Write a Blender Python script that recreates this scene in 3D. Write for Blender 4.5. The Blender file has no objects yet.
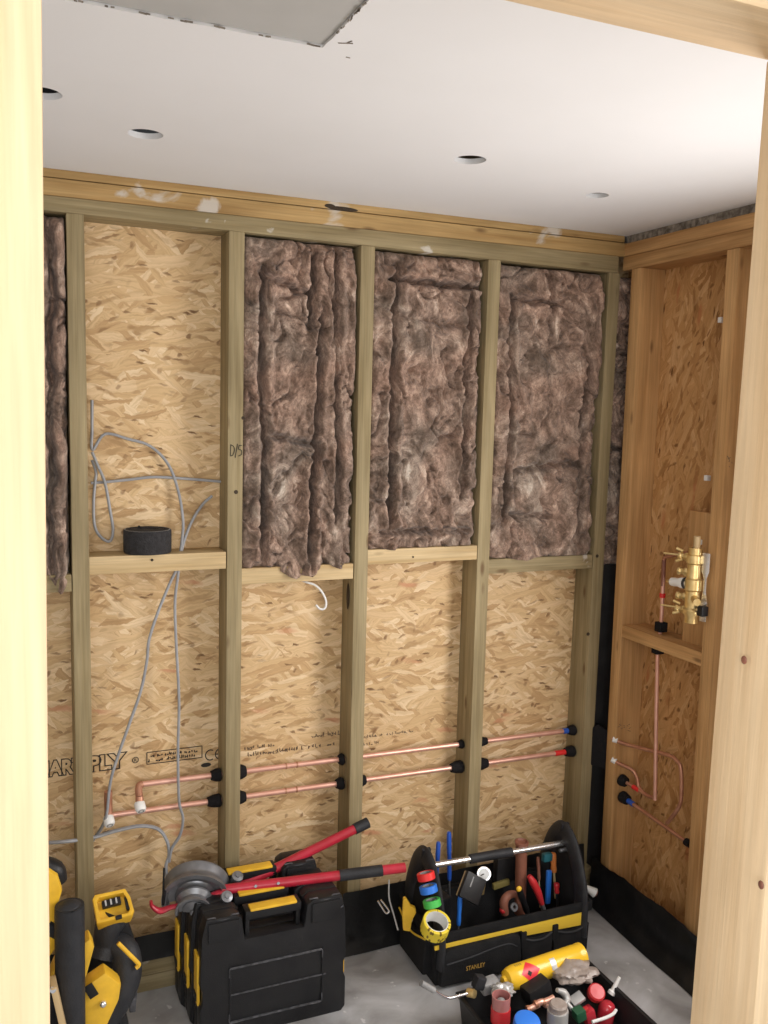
import bpy, bmesh, math, random
import numpy as np
from mathutils import Vector, Matrix, Euler, Quaternion
random.seed(7)
sc = bpy.context.scene
COL = sc.collection
PI = math.pi

# ------------------------------------------------------------------ camera
F, YAW, PITCH, ROLL = 918.16, 0.4057, 0.1109, 0.0241
CAM = Vector((-1.9496, -2.5707, 1.7083))
fw = Vector((math.sin(YAW)*math.cos(PITCH), math.cos(YAW)*math.cos(PITCH), -math.sin(PITCH)))
rt = Vector((math.cos(YAW), -math.sin(YAW), 0)); up = rt.cross(fw)
rt, up = math.cos(ROLL)*rt+math.sin(ROLL)*up, -math.sin(ROLL)*rt+math.cos(ROLL)*up
cd = bpy.data.cameras.new('camera'); cam = bpy.data.objects.new('camera', cd); COL.objects.link(cam)
m = Matrix((rt, up, -fw)).transposed().to_4x4(); m.translation = CAM; cam.matrix_world = m
cd.sensor_fit = 'VERTICAL'; cd.sensor_height = 24; cd.sensor_width = 18; cd.lens = F/1024*24; cd.clip_start = .02
sc.camera = cam
def at(px, py, ax, v):
    """world point on the plane ax=v seen at a pixel of the photograph"""
    d = fw + (px-384)/F*rt - (py-512)/F*up
    i = 'xyz'.index(ax); return CAM + d*((v-CAM[i])/d[i])

# ------------------------------------------------------------------ light
sc.view_settings.view_transform = 'Standard'; sc.view_settings.look = 'None'
sc.view_settings.gamma = 1; sc.view_settings.use_curve_mapping = False
sc.view_settings.exposure = -0.16
w = bpy.data.worlds.new('sky'); sc.world = w; w.use_nodes = True
w.node_tree.nodes['Background'].inputs[0].default_value = (.86, .93, 1, 1)
w.node_tree.nodes['Background'].inputs[1].default_value = 1.0
def area(name, loc, direction, sx, sy, power, col):
    l = bpy.data.lights.new(name, 'AREA'); l.shape = 'RECTANGLE'; l.size = sx; l.size_y = sy; l.energy = power; l.color = col
    o = bpy.data.objects.new(name, l); COL.objects.link(o); o.location = loc
    o.rotation_euler = Vector(direction).to_track_quat('-Z', 'Y').to_euler()
area('daylight_side_window', (.02, -1.2, 1.2), (-1, 0, 0), .74, 1.15, 36, (1, .96, .93))
area('daylight_rear_window', (-2.05, -3.29, 1.55), (0, 1, 0), 1.7, 1.2, 36, (1, .995, .98))

# ------------------------------------------------------------------ materials
def mat(name, col=(.5, .5, .5), rough=.5, metal=0, spec=.5, bump=None, vary=None, trans=0):
    m = bpy.data.materials.new(name); m.use_nodes = True; n = m.node_tree.nodes; l = m.node_tree.links
    b = n['Principled BSDF']
    b.inputs['Base Color'].default_value = (*col, 1); b.inputs['Roughness'].default_value = rough
    b.inputs['Metallic'].default_value = metal; b.inputs['Specular IOR Level'].default_value = spec
    if trans: b.inputs['Transmission Weight'].default_value = trans
    tc = n.new('ShaderNodeTexCoord')
    if vary:
        ns = n.new('ShaderNodeTexNoise'); ns.inputs['Scale'].default_value = vary[0]; ns.inputs['Detail'].default_value = 5
        l.new(tc.outputs['Object'], ns.inputs['Vector'])
        r = n.new('ShaderNodeValToRGB'); r.color_ramp.elements[0].position = .35; r.color_ramp.elements[1].position = .68
        r.color_ramp.elements[0].color = (*vary[1], 1); r.color_ramp.elements[1].color = (*col, 1)
        l.new(ns.outputs['Fac'], r.inputs['Fac']); l.new(r.outputs['Color'], b.inputs['Base Color'])
    if bump:
        nb = n.new('ShaderNodeTexNoise'); nb.inputs['Scale'].default_value = bump[0]; nb.inputs['Detail'].default_value = 6
        l.new(tc.outputs['Object'], nb.inputs['Vector'])
        bp = n.new('ShaderNodeBump'); bp.inputs['Strength'].default_value = bump[1]; bp.inputs['Distance'].default_value = .004
        l.new(nb.outputs['Fac'], bp.inputs['Height']); l.new(bp.outputs['Normal'], b.inputs['Normal'])
    return m
def nd(n, t, **k):
    x = n.new(t)
    for a, v in k.items():
        if hasattr(x, a): setattr(x, a, v)
        else: x.inputs[a].default_value = v
    return x
def ramp(n, stops):
    r = n.new('ShaderNodeValToRGB'); e = r.color_ramp.elements
    while len(e) < len(stops): e.new(.5)
    for el, (p, c) in zip(e, stops): el.position = p; el.color = (*c, 1)
    return r
def wood(name, light, dark, axis, knot=(.12, .06, .025), smear=0, tint=None, kn=1.0, g2c=.74, sthr=.66):
    """sawn softwood: grain along axis, knots, per-board offset"""
    m = bpy.data.materials.new(name); m.use_nodes = True; n = m.node_tree.nodes; l = m.node_tree.links; b = n['Principled BSDF']
    tc = n.new('ShaderNodeTexCoord'); oi = n.new('ShaderNodeObjectInfo')
    off = nd(n, 'ShaderNodeVectorMath', operation='SCALE'); off.inputs[0].default_value = (7.3, 11.1, 5.7); l.new(oi.outputs['Random'], off.inputs['Scale'])
    add = nd(n, 'ShaderNodeVectorMath', operation='ADD'); l.new(tc.outputs['Object'], add.inputs[0]); l.new(off.outputs[0], add.inputs[1])
    def mapped(across, along):
        mp = n.new('ShaderNodeMapping'); s = [across]*3; s['xyz'.index(axis)] = along; mp.inputs['Scale'].default_value = s
        l.new(add.outputs[0], mp.inputs['Vector']); return mp
    g1 = nd(n, 'ShaderNodeTexNoise', Scale=1.0, Detail=3, Distortion=.7); l.new(mapped(34, 1.6).outputs[0], g1.inputs['Vector'])
    g2 = nd(n, 'ShaderNodeTexNoise', Scale=1.0, Detail=4, Distortion=.2); l.new(mapped(190, 6).outputs[0], g2.inputs['Vector'])
    g3 = nd(n, 'ShaderNodeTexNoise', Scale=1.0, Detail=3); l.new(mapped(9, 3.5).outputs[0], g3.inputs['Vector'])
    mid = tuple((a*.55+c*.45) for a, c in zip(light, dark))
    r1 = ramp(n, [(.3, dark), (.47, mid), (.62, light)]); l.new(g1.outputs['Fac'], r1.inputs['Fac'])
    r2 = ramp(n, [(.3, (g2c,)*3), (.65, (1.06,)*3)]); l.new(g2.outputs['Fac'], r2.inputs['Fac'])
    mx = nd(n, 'ShaderNodeMix', data_type='RGBA', blend_type='MULTIPLY'); mx.inputs[0].default_value = .7
    l.new(r1.outputs[0], mx.inputs[6]); l.new(r2.outputs[0], mx.inputs[7])
    r3 = ramp(n, [(.3, tint or (.82, .8, .76)), (.65, (1.05, 1.03, 1.0))]); l.new(g3.outputs['Fac'], r3.inputs['Fac'])
    m3 = nd(n, 'ShaderNodeMix', data_type='RGBA', blend_type='MULTIPLY'); m3.inputs[0].default_value = 1
    l.new(mx.outputs[2], m3.inputs[6]); l.new(r3.outputs[0], m3.inputs[7])
    vk = nd(n, 'ShaderNodeTexVoronoi', Scale=1.0); l.new(mapped(13, 4.2).outputs[0], vk.inputs['Vector'])
    rk = ramp(n, [(.05*kn, (1, 1, 1)), (.13*kn, (0, 0, 0))]); l.new(vk.outputs['Distance'], rk.inputs['Fac'])
    mk = nd(n, 'ShaderNodeMix', data_type='RGBA'); mk.inputs[7].default_value = (*knot, 1)
    ml = nd(n, 'ShaderNodeMath', operation='MULTIPLY'); ml.inputs[1].default_value = .75; l.new(rk.outputs[0], ml.inputs[0])
    l.new(ml.outputs[0], mk.inputs[0]); l.new(m3.outputs[2], mk.inputs[6])
    out = mk.outputs[2]
    if smear:
        sn = nd(n, 'ShaderNodeTexNoise', Scale=smear, Detail=6, Distortion=.5); l.new(tc.outputs['Object'], sn.inputs['Vector'])
        rs = ramp(n, [(sthr, (0, 0, 0)), (sthr+.05, (.75, .75, .75))]); l.new(sn.outputs['Fac'], rs.inputs['Fac'])
        ms = nd(n, 'ShaderNodeMix', data_type='RGBA'); ms.inputs[7].default_value = (.6, .57, .52, 1)
        l.new(rs.outputs[0], ms.inputs[0]); l.new(out, ms.inputs[6]); out = ms.outputs[2]
    l.new(out, b.inputs['Base Color']); b.inputs['Roughness'].default_value = .68; b.inputs['Specular IOR Level'].default_value = .25
    bp = n.new('ShaderNodeBump'); bp.inputs['Strength'].default_value = .25; bp.inputs['Distance'].default_value = .002
    l.new(g2.outputs['Fac'], bp.inputs['Height']); l.new(bp.outputs[0], b.inputs['Normal'])
    return m
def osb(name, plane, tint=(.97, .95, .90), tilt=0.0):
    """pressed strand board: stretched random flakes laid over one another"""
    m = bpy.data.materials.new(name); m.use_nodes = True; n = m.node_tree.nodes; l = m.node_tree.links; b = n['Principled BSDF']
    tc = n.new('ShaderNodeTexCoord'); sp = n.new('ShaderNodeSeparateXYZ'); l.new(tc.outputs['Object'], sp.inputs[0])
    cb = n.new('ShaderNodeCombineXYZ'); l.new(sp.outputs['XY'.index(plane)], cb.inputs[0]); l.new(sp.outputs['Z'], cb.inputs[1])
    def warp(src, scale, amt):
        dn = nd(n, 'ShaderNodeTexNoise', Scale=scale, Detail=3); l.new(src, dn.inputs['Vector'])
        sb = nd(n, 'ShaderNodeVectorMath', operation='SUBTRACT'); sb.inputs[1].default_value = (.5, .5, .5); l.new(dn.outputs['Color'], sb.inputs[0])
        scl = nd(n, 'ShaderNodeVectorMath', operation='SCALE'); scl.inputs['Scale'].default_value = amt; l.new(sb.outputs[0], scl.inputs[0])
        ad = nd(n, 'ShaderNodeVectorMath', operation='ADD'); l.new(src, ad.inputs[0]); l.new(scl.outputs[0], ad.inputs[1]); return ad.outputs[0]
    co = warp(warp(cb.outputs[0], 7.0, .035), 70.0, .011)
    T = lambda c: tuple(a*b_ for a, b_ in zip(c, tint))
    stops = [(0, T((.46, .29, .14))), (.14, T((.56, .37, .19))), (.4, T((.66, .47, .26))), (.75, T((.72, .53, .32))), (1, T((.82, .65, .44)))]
    def cells(k, a, sx, sy):
        mp = n.new('ShaderNodeMapping'); mp.vector_type = 'TEXTURE'
        mp.inputs['Rotation'].default_value = (0, 0, a+tilt); mp.inputs['Scale'].default_value = (1/sx, 1/sy, 1); mp.inputs['Location'].default_value = (k*3.17, k*1.71, 0)
        l.new(co, mp.inputs['Vector'])
        v = nd(n, 'ShaderNodeTexVoronoi', voronoi_dimensions='2D', Scale=1.0); l.new(mp.outputs[0], v.inputs['Vector'])
        sc_ = n.new('ShaderNodeSeparateColor'); l.new(v.outputs['Color'], sc_.inputs[0]); return mp, v, sc_
    prev = None; hprev = None
    for k, (a, sx, sy) in enumerate([(0.05, 8, 45), (.45, 9, 52), (-.32, 9, 50), (.8, 11, 62), (-.1, 8, 55), (-.75, 12, 66), (.2, 10, 60)]):
        mp, v, sc_ = cells(k, a, sx, sy)
        r = ramp(n, stops); l.new(sc_.outputs[0], r.inputs['Fac'])
        gn = nd(n, 'ShaderNodeTexNoise', Scale=1.0, Detail=5, Distortion=.4); g = n.new('ShaderNodeMapping'); g.inputs['Scale'].default_value = (.9, 3.2, 1); l.new(mp.outputs[0], g.inputs[0]); l.new(g.outputs[0], gn.inputs['Vector'])
        gr = ramp(n, [(.3, (.70, .64, .55)), (.55, (1, 1, 1)), (.75, (1.07, 1.07, 1.07))]); l.new(gn.outputs['Fac'], gr.inputs['Fac'])
        mu = nd(n, 'ShaderNodeMix', data_type='RGBA', blend_type='MULTIPLY'); mu.inputs[0].default_value = .8; l.new(r.outputs[0], mu.inputs[6]); l.new(gr.outputs[0], mu.inputs[7])
        if prev is None: prev = mu.outputs[2]; hprev = sc_.outputs[2]
        else:
            gt = nd(n, 'ShaderNodeMath', operation='GREATER_THAN'); gt.inputs[1].default_value = .68; l.new(sc_.outputs[1], gt.inputs[0])
            mx = nd(n, 'ShaderNodeMix', data_type='RGBA'); l.new(gt.outputs[0], mx.inputs[0]); l.new(prev, mx.inputs[6]); l.new(mu.outputs[2], mx.inputs[7]); prev = mx.outputs[2]
            mh = nd(n, 'ShaderNodeMix', data_type='FLOAT'); l.new(gt.outputs[0], mh.inputs[0]); l.new(hprev, mh.inputs[2]); l.new(sc_.outputs[2], mh.inputs[3]); hprev = mh.outputs[0]
    soft = nd(n, 'ShaderNodeMix', data_type='RGBA'); soft.inputs[0].default_value = .16; soft.inputs[7].default_value = (*T((.68, .49, .285)), 1); l.new(prev, soft.inputs[6]); prev = soft.outputs[2]
    # small dark bark chips and a few reddish strands
    for k, (a, sx, sy, thr, col, amt) in enumerate([(.1, 30, 70, .955, (.34, .20, .09), .55), (-.12, 30, 120, .96, (.20, .11, .05), .7), (.28, 24, 105, .96, (.32, .19, .09), .6), (-.15, 11, 48, .975, (.56, .27, .15), .55), (.3, 9, 50, .95, (.42, .27, .13), .6), (-.3, 12, 70, .95, (.40, .25, .12), .6), (.9, 45, 70, .972, (.24, .13, .06), .6)]):
        mp, v, sc_ = cells(11+k, a, sx, sy)
        gt = nd(n, 'ShaderNodeMath', operation='GREATER_THAN'); gt.inputs[1].default_value = thr; l.new(sc_.outputs[1], gt.inputs[0])
        ds = ramp(n, [(.25, (1, 1, 1)), (.55, (0, 0, 0))]); l.new(v.outputs['Distance'], ds.inputs['Fac'])
        ml = nd(n, 'ShaderNodeMath', operation='MULTIPLY'); l.new(gt.outputs[0], ml.inputs[0]); l.new(ds.outputs[0], ml.inputs[1])
        pn = nd(n, 'ShaderNodeTexNoise', Scale=6.0+k, Detail=3); l.new(cb.outputs[0], pn.inputs['Vector'])
        pr_ = ramp(n, [(.38, (.3*amt,)*3), (.56, (min(1, amt*1.45),)*3)]); l.new(pn.outputs['Fac'], pr_.inputs['Fac'])
        m2 = nd(n, 'ShaderNodeMath', operation='MULTIPLY'); l.new(ml.outputs[0], m2.inputs[0]); l.new(pr_.outputs[0], m2.inputs[1])
        mx = nd(n, 'ShaderNodeMix', data_type='RGBA'); l.new(m2.outputs[0], mx.inputs[0]); l.new(prev, mx.inputs[6]); mx.inputs[7].default_value = (*T(col), 1); prev = mx.outputs[2]
    l.new(prev, b.inputs['Base Color']); b.inputs['Roughness'].default_value = .6; b.inputs['Specular IOR Level'].default_value = .3
    bp = n.new('ShaderNodeBump'); bp.inputs['Strength'].default_value = .3; bp.inputs['Distance'].default_value = .0015
    l.new(hprev, bp.inputs['Height']); l.new(bp.outputs[0], b.inputs['Normal'])
    return m
def wool(name):
    m = bpy.data.materials.new(name); m.use_nodes = True; n = m.node_tree.nodes; l = m.node_tree.links; b = n['Principled BSDF']
    tc = n.new('ShaderNodeTexCoord')
    mp = n.new('ShaderNodeMapping'); mp.inputs['Scale'].default_value = (1, 1, .8); l.new(tc.outputs['Object'], mp.inputs[0])
    a = nd(n, 'ShaderNodeTexNoise', Scale=8.0, Detail=9, Roughness=.66, Distortion=2.4); l.new(mp.outputs[0], a.inputs['Vector'])
    r = ramp(n, [(.30, (.085, .06, .045)), (.41, (.19, .135, .105)), (.51, (.31, .225, .18)), (.6, (.48, .365, .295)), (.7, (.74, .62, .53))]); l.new(a.outputs['Fac'], r.inputs['Fac'])
    f = nd(n, 'ShaderNodeTexNoise', Scale=45.0, Detail=7, Distortion=3.5, Roughness=.6); l.new(mp.outputs[0], f.inputs['Vector'])
    fr = ramp(n, [(.32, (.66, .64, .62)), (.66, (1.2, 1.2, 1.2))]); l.new(f.outputs['Fac'], fr.inputs['Fac'])
    mu = nd(n, 'ShaderNodeMix', data_type='RGBA', blend_type='MULTIPLY'); mu.inputs[0].default_value = 1; l.new(r.outputs[0], mu.inputs[6]); l.new(fr.outputs[0], mu.inputs[7])
    t = nd(n, 'ShaderNodeTexNoise', Scale=4.0, Detail=4, Distortion=1.0); l.new(tc.outputs['Object'], t.inputs['Vector'])
    tr = ramp(n, [(.35, (.80, .84, .84)), (.65, (1.14, 1.02, .96))]); l.new(t.outputs['Fac'], tr.inputs['Fac'])
    mt = nd(n, 'ShaderNodeMix', data_type='RGBA', blend_type='MULTIPLY'); mt.inputs[0].default_value = 1; l.new(tr.outputs[0], mt.inputs[7]); l.new(mu.outputs[2], mt.inputs[6])
    l.new(mt.outputs[2], b.inputs['Base Color']); b.inputs['Roughness'].default_value = .95; b.inputs['Specular IOR Level'].default_value = .08
    b.inputs['Sheen Weight'].default_value = .15
    bp = n.new('ShaderNodeBump'); bp.inputs['Strength'].default_value = .7; bp.inputs['Distance'].default_value = .005
    l.new(f.outputs['Fac'], bp.inputs['Height']); l.new(bp.outputs[0], b.inputs['Normal'])
    return m
def concrete():
    m = bpy.data.materials.new('concrete'); m.use_nodes = True; n = m.node_tree.nodes; l = m.node_tree.links; b = n['Principled BSDF']
    tc = n.new('ShaderNodeTexCoord')
    a = nd(n, 'ShaderNodeTexNoise', Scale=5.0, Detail=8, Distortion=.6); l.new(tc.outputs['Object'], a.inputs['Vector'])
    r = ramp(n, [(.3, (.20, .195, .19)), (.45, (.36, .36, .365)), (.6, (.48, .485, .50)), (.75, (.62, .63, .65))]); l.new(a.outputs['Fac'], r.inputs['Fac'])
    s = nd(n, 'ShaderNodeTexNoise', Scale=26.0, Detail=4); l.new(tc.outputs['Object'], s.inputs['Vector'])
    sr = ramp(n, [(.68, (0, 0, 0)), (.72, (.7, .7, .7))]); l.new(s.outputs['Fac'], sr.inputs['Fac'])
    mt = nd(n, 'ShaderNodeMix', data_type='RGBA'); mt.inputs[7].default_value = (.66, .66, .66, 1); l.new(sr.outputs[0], mt.inputs[0]); l.new(r.outputs[0], mt.inputs[6])
    l.new(mt.outputs[2], b.inputs['Base Color']); b.inputs['Roughness'].default_value = .8
    bp = n.new('ShaderNodeBump'); bp.inputs['Strength'].default_value = .3; bp.inputs['Distance'].default_value = .004
    l.new(s.outputs['Fac'], bp.inputs['Height']); l.new(bp.outputs[0], b.inputs['Normal'])
    return m
M = {}
GRN = ((.365, .30, .175), (.25, .195, .10)); ORG = ((.60, .36, .16), (.44, .24, .095)); PAL = ((.74, .57, .37), (.65, .47, .28))
for ax in 'xyz':
    M['green_'+ax] = wood('treated_pine_'+ax, *GRN, ax, smear=13 if ax == 'x' else 0)
    M['orange_'+ax] = wood('pine_'+ax, *ORG, ax, smear=0)
    M['pale_'+ax] = wood('planed_pine_'+ax, *PAL, ax, g2c=.9, kn=.02, tint=(.93, .91, .88))
M['plate'] = wood('top_plate_pine', (.50, .34, .15), (.36, .22, .085), 'x', smear=6, sthr=.58)
M['noggin'] = wood('noggin_pine', (.62, .48, .28), (.48, .34, .165), 'x')
M['osb'] = osb('strand_board', 'X'); M['osb_shaded'] = osb('strand_board_shaded', 'Y', (.76, .58, .40), tilt=PI/2+.25)  # right wall copy carries that wall's shade in its darker tint
M['wool'] = wool('mineral_wool'); M['concrete'] = concrete()
M['plaster'] = mat('ceiling_plaster', (.80, .80, .81), .75, spec=.2, bump=(14, .1), vary=(2.2, (.77, .77, .775)))
M['board'] = mat('grey_plasterboard', (.47, .465, .45), .8, spec=.2, vary=(6, (.43, .425, .41)))
M['rough_edge'] = mat('broken_plaster_edge', (.36, .32, .27), .9, bump=(120, 1), vary=(60, (.12, .1, .08)))
M['wall_paint'] = mat('wall_paint', (.72, .71, .69), .8, vary=(3, (.68, .67, .65)))
M['void'] = mat('dark_void', (.03, .028, .025), .9)
M['membrane'] = mat('black_membrane', (.018, .018, .019), .34, spec=.5, bump=(16, 1.0), vary=(14, (.03, .03, .031)))
M['copper'] = mat('copper', (.84, .50, .40), .36, .55, vary=(20, (.74, .40, .30)))
M['copper_dull'] = mat('dull_copper', (.56, .29, .19), .42, .5, vary=(30, (.44, .20, .12)))
M['brass'] = mat('brass', (.80, .62, .30), .3, .75, vary=(40, (.66, .47, .19)))
M['chrome'] = mat('chrome', (.85, .85, .86), .25, .9)
M['steel'] = mat('cast_aluminium', (.27, .275, .29), .36, .6, vary=(30, (.20, .205, .22)))
M['foam'] = mat('black_foam', (.012, .011, .012), .85, spec=.2, bump=(160, .8))
M['roll'] = mat('black_felt_roll', (.035, .033, .036), .9, bump=(220, 1), vary=(90, (.018, .017, .018)))
M['cable'] = mat('grey_cable', (.36, .37, .39), .45, vary=(25, (.28, .29, .31)))
M['white'] = mat('white_plastic', (.82, .82, .80), .4)
M['black'] = mat('black_plastic', (.011, .011, .0125), .42, spec=.32, bump=(300, .15), vary=(18, (.016, .016, .017)))
M['black_edge'] = mat('scuffed_black_edge', (.10, .10, .11), .5, vary=(70, (.03, .03, .033)))  # lighter black for ribs, strips and the painted corner highlights
M['rubber'] = mat('charcoal_rubber', (.017, .018, .021), .55, spec=.35, bump=(200, .3), vary=(24, (.028, .029, .033)))
M['fabric'] = mat('black_fabric', (.010, .010, .011), .8, spec=.2, bump=(420, .7), vary=(22, (.017, .017, .018)))
M['yellow'] = mat('yellow_plastic', (.86, .52, .035), .42, vary=(30, (.72, .42, .03)))
M['yellow_fabric'] = mat('yellow_fabric', (.78, .52, .04), .75, bump=(420, .5))
M['yellow_can'] = mat('yellow_enamel', (.88, .56, .035), .25, vary=(8, (.82, .50, .03)))
M['red'] = mat('red_enamel', (.50, .022, .05), .32, vary=(25, (.40, .02, .035)))
M['red_plastic'] = mat('red_plastic', (.55, .03, .035), .35)
M['red_clear'] = mat('red_liquid_plastic', (.50, .035, .05), .15)
M['blue'] = mat('blue_plastic', (.02, .09, .45), .4)
M['blue_bright'] = mat('blue_tape', (.03, .19, .72), .4)
M['green_tape'] = mat('green_tape', (.07, .50, .09), .4)
M['green'] = mat('dark_green_plastic', (.02, .09, .045), .45)
M['red_tape'] = mat('red_tape', (.75, .03, .03), .4)
M['teal'] = mat('teal_plastic', (.02, .12, .15), .4)
M['orange'] = mat('orange_plastic', (.75, .24, .06), .5)
M['brown'] = mat('brown_handle', (.27, .105, .065), .55, vary=(30, (.19, .07, .045)))
M['beige'] = mat('beige_plastic', (.55, .40, .21), .5)
M['olive'] = mat('olive_strip', (.17, .14, .04), .6)
M['grey'] = mat('grey_plastic', (.33, .33, .33), .5, vary=(40, (.22, .22, .22)))
M['lightgrey'] = mat('pale_grey_metal', (.56, .56, .55), .35, .4)
M['bag'] = mat('dusty_plastic_bag', (.40, .345, .31), .32, bump=(55, 1), vary=(22, (.30, .25, .22)))
M['pink'] = mat('tinted_clear_plastic', (.42, .17, .16), .15, spec=.6)
M['ink'] = mat('black_ink', (.03, .025, .02), .8)
M['ink_thin'] = mat('faded_ink', (.14, .10, .065), .85)
M['diamond'] = mat('hazard_red', (.72, .035, .05), .4)
M['gold'] = mat('gold_print', (.50, .30, .06), .5)
M['dirt'] = mat('dark_stain', (.05, .035, .022), .95, bump=(120, 1))
def tape_marks():
    m = bpy.data.materials.new('yellow_marked_tape'); m.use_nodes = True; n = m.node_tree.nodes; l = m.node_tree.links; b = n['Principled BSDF']
    tc = n.new('ShaderNodeTexCoord'); v = nd(n, 'ShaderNodeTexVoronoi', Scale=1.0)
    gr = nd(n, 'ShaderNodeTexGradient', gradient_type='RADIAL'); l.new(tc.outputs['Object'], gr.inputs[0])
    s = n.new('ShaderNodeSeparateXYZ'); l.new(tc.outputs['Object'], s.inputs[0])
    a = nd(n, 'ShaderNodeMath', operation='MULTIPLY'); a.inputs[1].default_value = 26; l.new(gr.outputs['Fac'], a.inputs[0])
    z = nd(n, 'ShaderNodeMath', operation='MULTIPLY'); z.inputs[1].default_value = 55; l.new(s.outputs['Z'], z.inputs[0])
    c = n.new('ShaderNodeCombineXYZ'); l.new(a.outputs[0], c.inputs[0]); l.new(z.outputs[0], c.inputs[1]); l.new(c.outputs[0], v.inputs['Vector'])
    r = ramp(n, [(.32, (.20, .13, .01)), (.38, (.84, .66, .05))]); l.new(v.outputs['Distance'], r.inputs['Fac']); l.new(r.outputs[0], b.inputs['Base Color']); b.inputs['Roughness'].default_value = .45
    return m
M['marked_tape'] = tape_marks()

# ------------------------------------------------------------------ mesh helpers
def new(): return bmesh.new()
def box(bm, x0, x1, y0, y1, z0, z1):
    v = [bm.verts.new((x, y, z)) for z in (z0, z1) for x, y in ((x0, y0), (x1, y0), (x1, y1), (x0, y1))]
    for f in ((0, 3, 2, 1), (4, 5, 6, 7), (0, 1, 5, 4), (1, 2, 6, 5), (2, 3, 7, 6), (3, 0, 4, 7)): bm.faces.new([v[i] for i in f])
    return bm
def basis(d):
    d = Vector(d).normalized(); a = Vector((0, 0, 1)) if abs(d.z) < .9 else Vector((1, 0, 0))
    u = d.cross(a).normalized(); return u, d.cross(u).normalized()
def obox(bm, c, size, ux=(1, 0, 0), uy=(0, 1, 0), taper=1.0):
    c = Vector(c); ux = Vector(ux).normalized(); uz = ux.cross(Vector(uy)).normalized(); uy = uz.cross(ux)
    v = []
    for k in (-1, 1):
        t = taper if k > 0 else 1
        for a, b in ((-1, -1), (1, -1), (1, 1), (-1, 1)): v.append(bm.verts.new(c+ux*a*size[0]/2*t+uy*b*size[1]/2*t+uz*k*size[2]/2))
    for f in ((0, 3, 2, 1), (4, 5, 6, 7), (0, 1, 5, 4), (1, 2, 6, 5), (2, 3, 7, 6), (3, 0, 4, 7)): bm.faces.new([v[i] for i in f])
    return bm
def smooth_path(pts, k=5):
    P = [Vector(p) for p in pts]
    if len(P) < 3: return P
    out = []
    for i in range(len(P)-1):
        a = P[i-1] if i else P[0]*2-P[1]; b, c = P[i], P[i+1]; d = P[i+2] if i+2 < len(P) else P[-1]*2-P[-2]
        for j in range(k):
            t = j/k; out.append(.5*((2*b)+(c-a)*t+(2*a-5*b+4*c-d)*t*t+(3*b-a-3*c+d)*t**3))
    return out+[P[-1]]
def tube(bm, pts, r, n=10, k=5, flat=1.0, caps=True):
    """swept tube, r is a radius or one radius per control point; flat squashes the second section axis"""
    P = smooth_path(pts, k)
    if isinstance(r, (int, float)): R = [r]*len(P)
    else: R = list(np.interp(np.linspace(0, 1, len(P)), np.linspace(0, 1, len(r)), r))
    u, v = basis(P[1]-P[0]); rings = []
    for i, p in enumerate(P):
        t = (P[min(i+1, len(P)-1)]-P[max(i-1, 0)]).normalized()
        u = (u-t*u.dot(t)).normalized(); v = t.cross(u)
        rings.append([bm.verts.new(p+(u*math.cos(2*PI*j/n)+v*flat*math.sin(2*PI*j/n))*R[i]) for j in range(n)])
    for a, b in zip(rings, rings[1:]):
        for j in range(n): bm.faces.new((a[j], a[(j+1) % n], b[(j+1) % n], b[j]))
    if caps: bm.faces.new(rings[0][::-1]); bm.faces.new(rings[-1])
    return bm
def cyl(bm, a, b, r, n=20, r1=None): return tube(bm, [a, b], [r, r if r1 is None else r1], n)
def lathe(bm, prof, c, axis, n=28, arc=2*PI, start=None):
    """revolve (radius, height) profile about axis through c"""
    c = Vector(c); d = Vector(axis).normalized()
    if start is None: u, v = basis(d)
    else: u = (Vector(start)-d*Vector(start).dot(d)).normalized(); v = d.cross(u)
    full = arc > 6.28; cnt = n if full else n+1
    rings = [[bm.verts.new(c+d*h+(u*math.cos(arc*j/n)+v*math.sin(arc*j/n))*r) for j in range(cnt)] for r, h in prof]
    for a, b in zip(rings, rings[1:]):
        for j in range(n if full else cnt-1):
            try: bm.faces.new((a[j], a[(j+1) % cnt], b[(j+1) % cnt], b[j]))
            except ValueError: pass
    if not full:
        try: bm.faces.new([r[0] for r in rings]); bm.faces.new([r[-1] for r in rings][::-1])
        except ValueError: pass
    return bm
def ring(bm, c, axis, ri, ro, h, n=28):
    e = min(.0015, h*.1); return lathe(bm, [(ri, -h/2), (ro-e, -h/2), (ro, -h/2+e), (ro, h/2-e), (ro-e, h/2), (ri, h/2), (ri, -h/2)], c, axis, n)
def prism(bm, poly, o, ux, uy, depth):
    o, ux, uy = Vector(o), Vector(ux).normalized(), Vector(uy).normalized(); nz = ux.cross(uy)
    a = [bm.verts.new(o+ux*x+uy*y) for x, y in poly]; b = [bm.verts.new(o+ux*x+uy*y+nz*depth) for x, y in poly]
    k = len(poly); bm.faces.new(a[::-1]); bm.faces.new(b)
    for i in range(k): bm.faces.new((a[i], a[(i+1) % k], b[(i+1) % k], b[i]))
    return bm
def ball(bm, c, r, sc_=(1, 1, 1), n=14):
    res = bmesh.ops.create_uvsphere(bm, u_segments=n, v_segments=n//2+2, radius=r)
    for v in res['verts']: v.co = Vector((v.co.x*sc_[0], v.co.y*sc_[1], v.co.z*sc_[2]))+Vector(c)
    return bm
ROOT = {}
def finish(bm, bevel, seg=2):
    bmesh.ops.recalc_face_normals(bm, faces=bm.faces)
    if bevel:
        es = [e for e in bm.edges if len(e.link_faces) == 2 and e.calc_face_angle() > .7]
        if es: bmesh.ops.bevel(bm, geom=es, offset=bevel, segments=seg, affect='EDGES', clamp_overlap=True, profile=.6)
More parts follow.
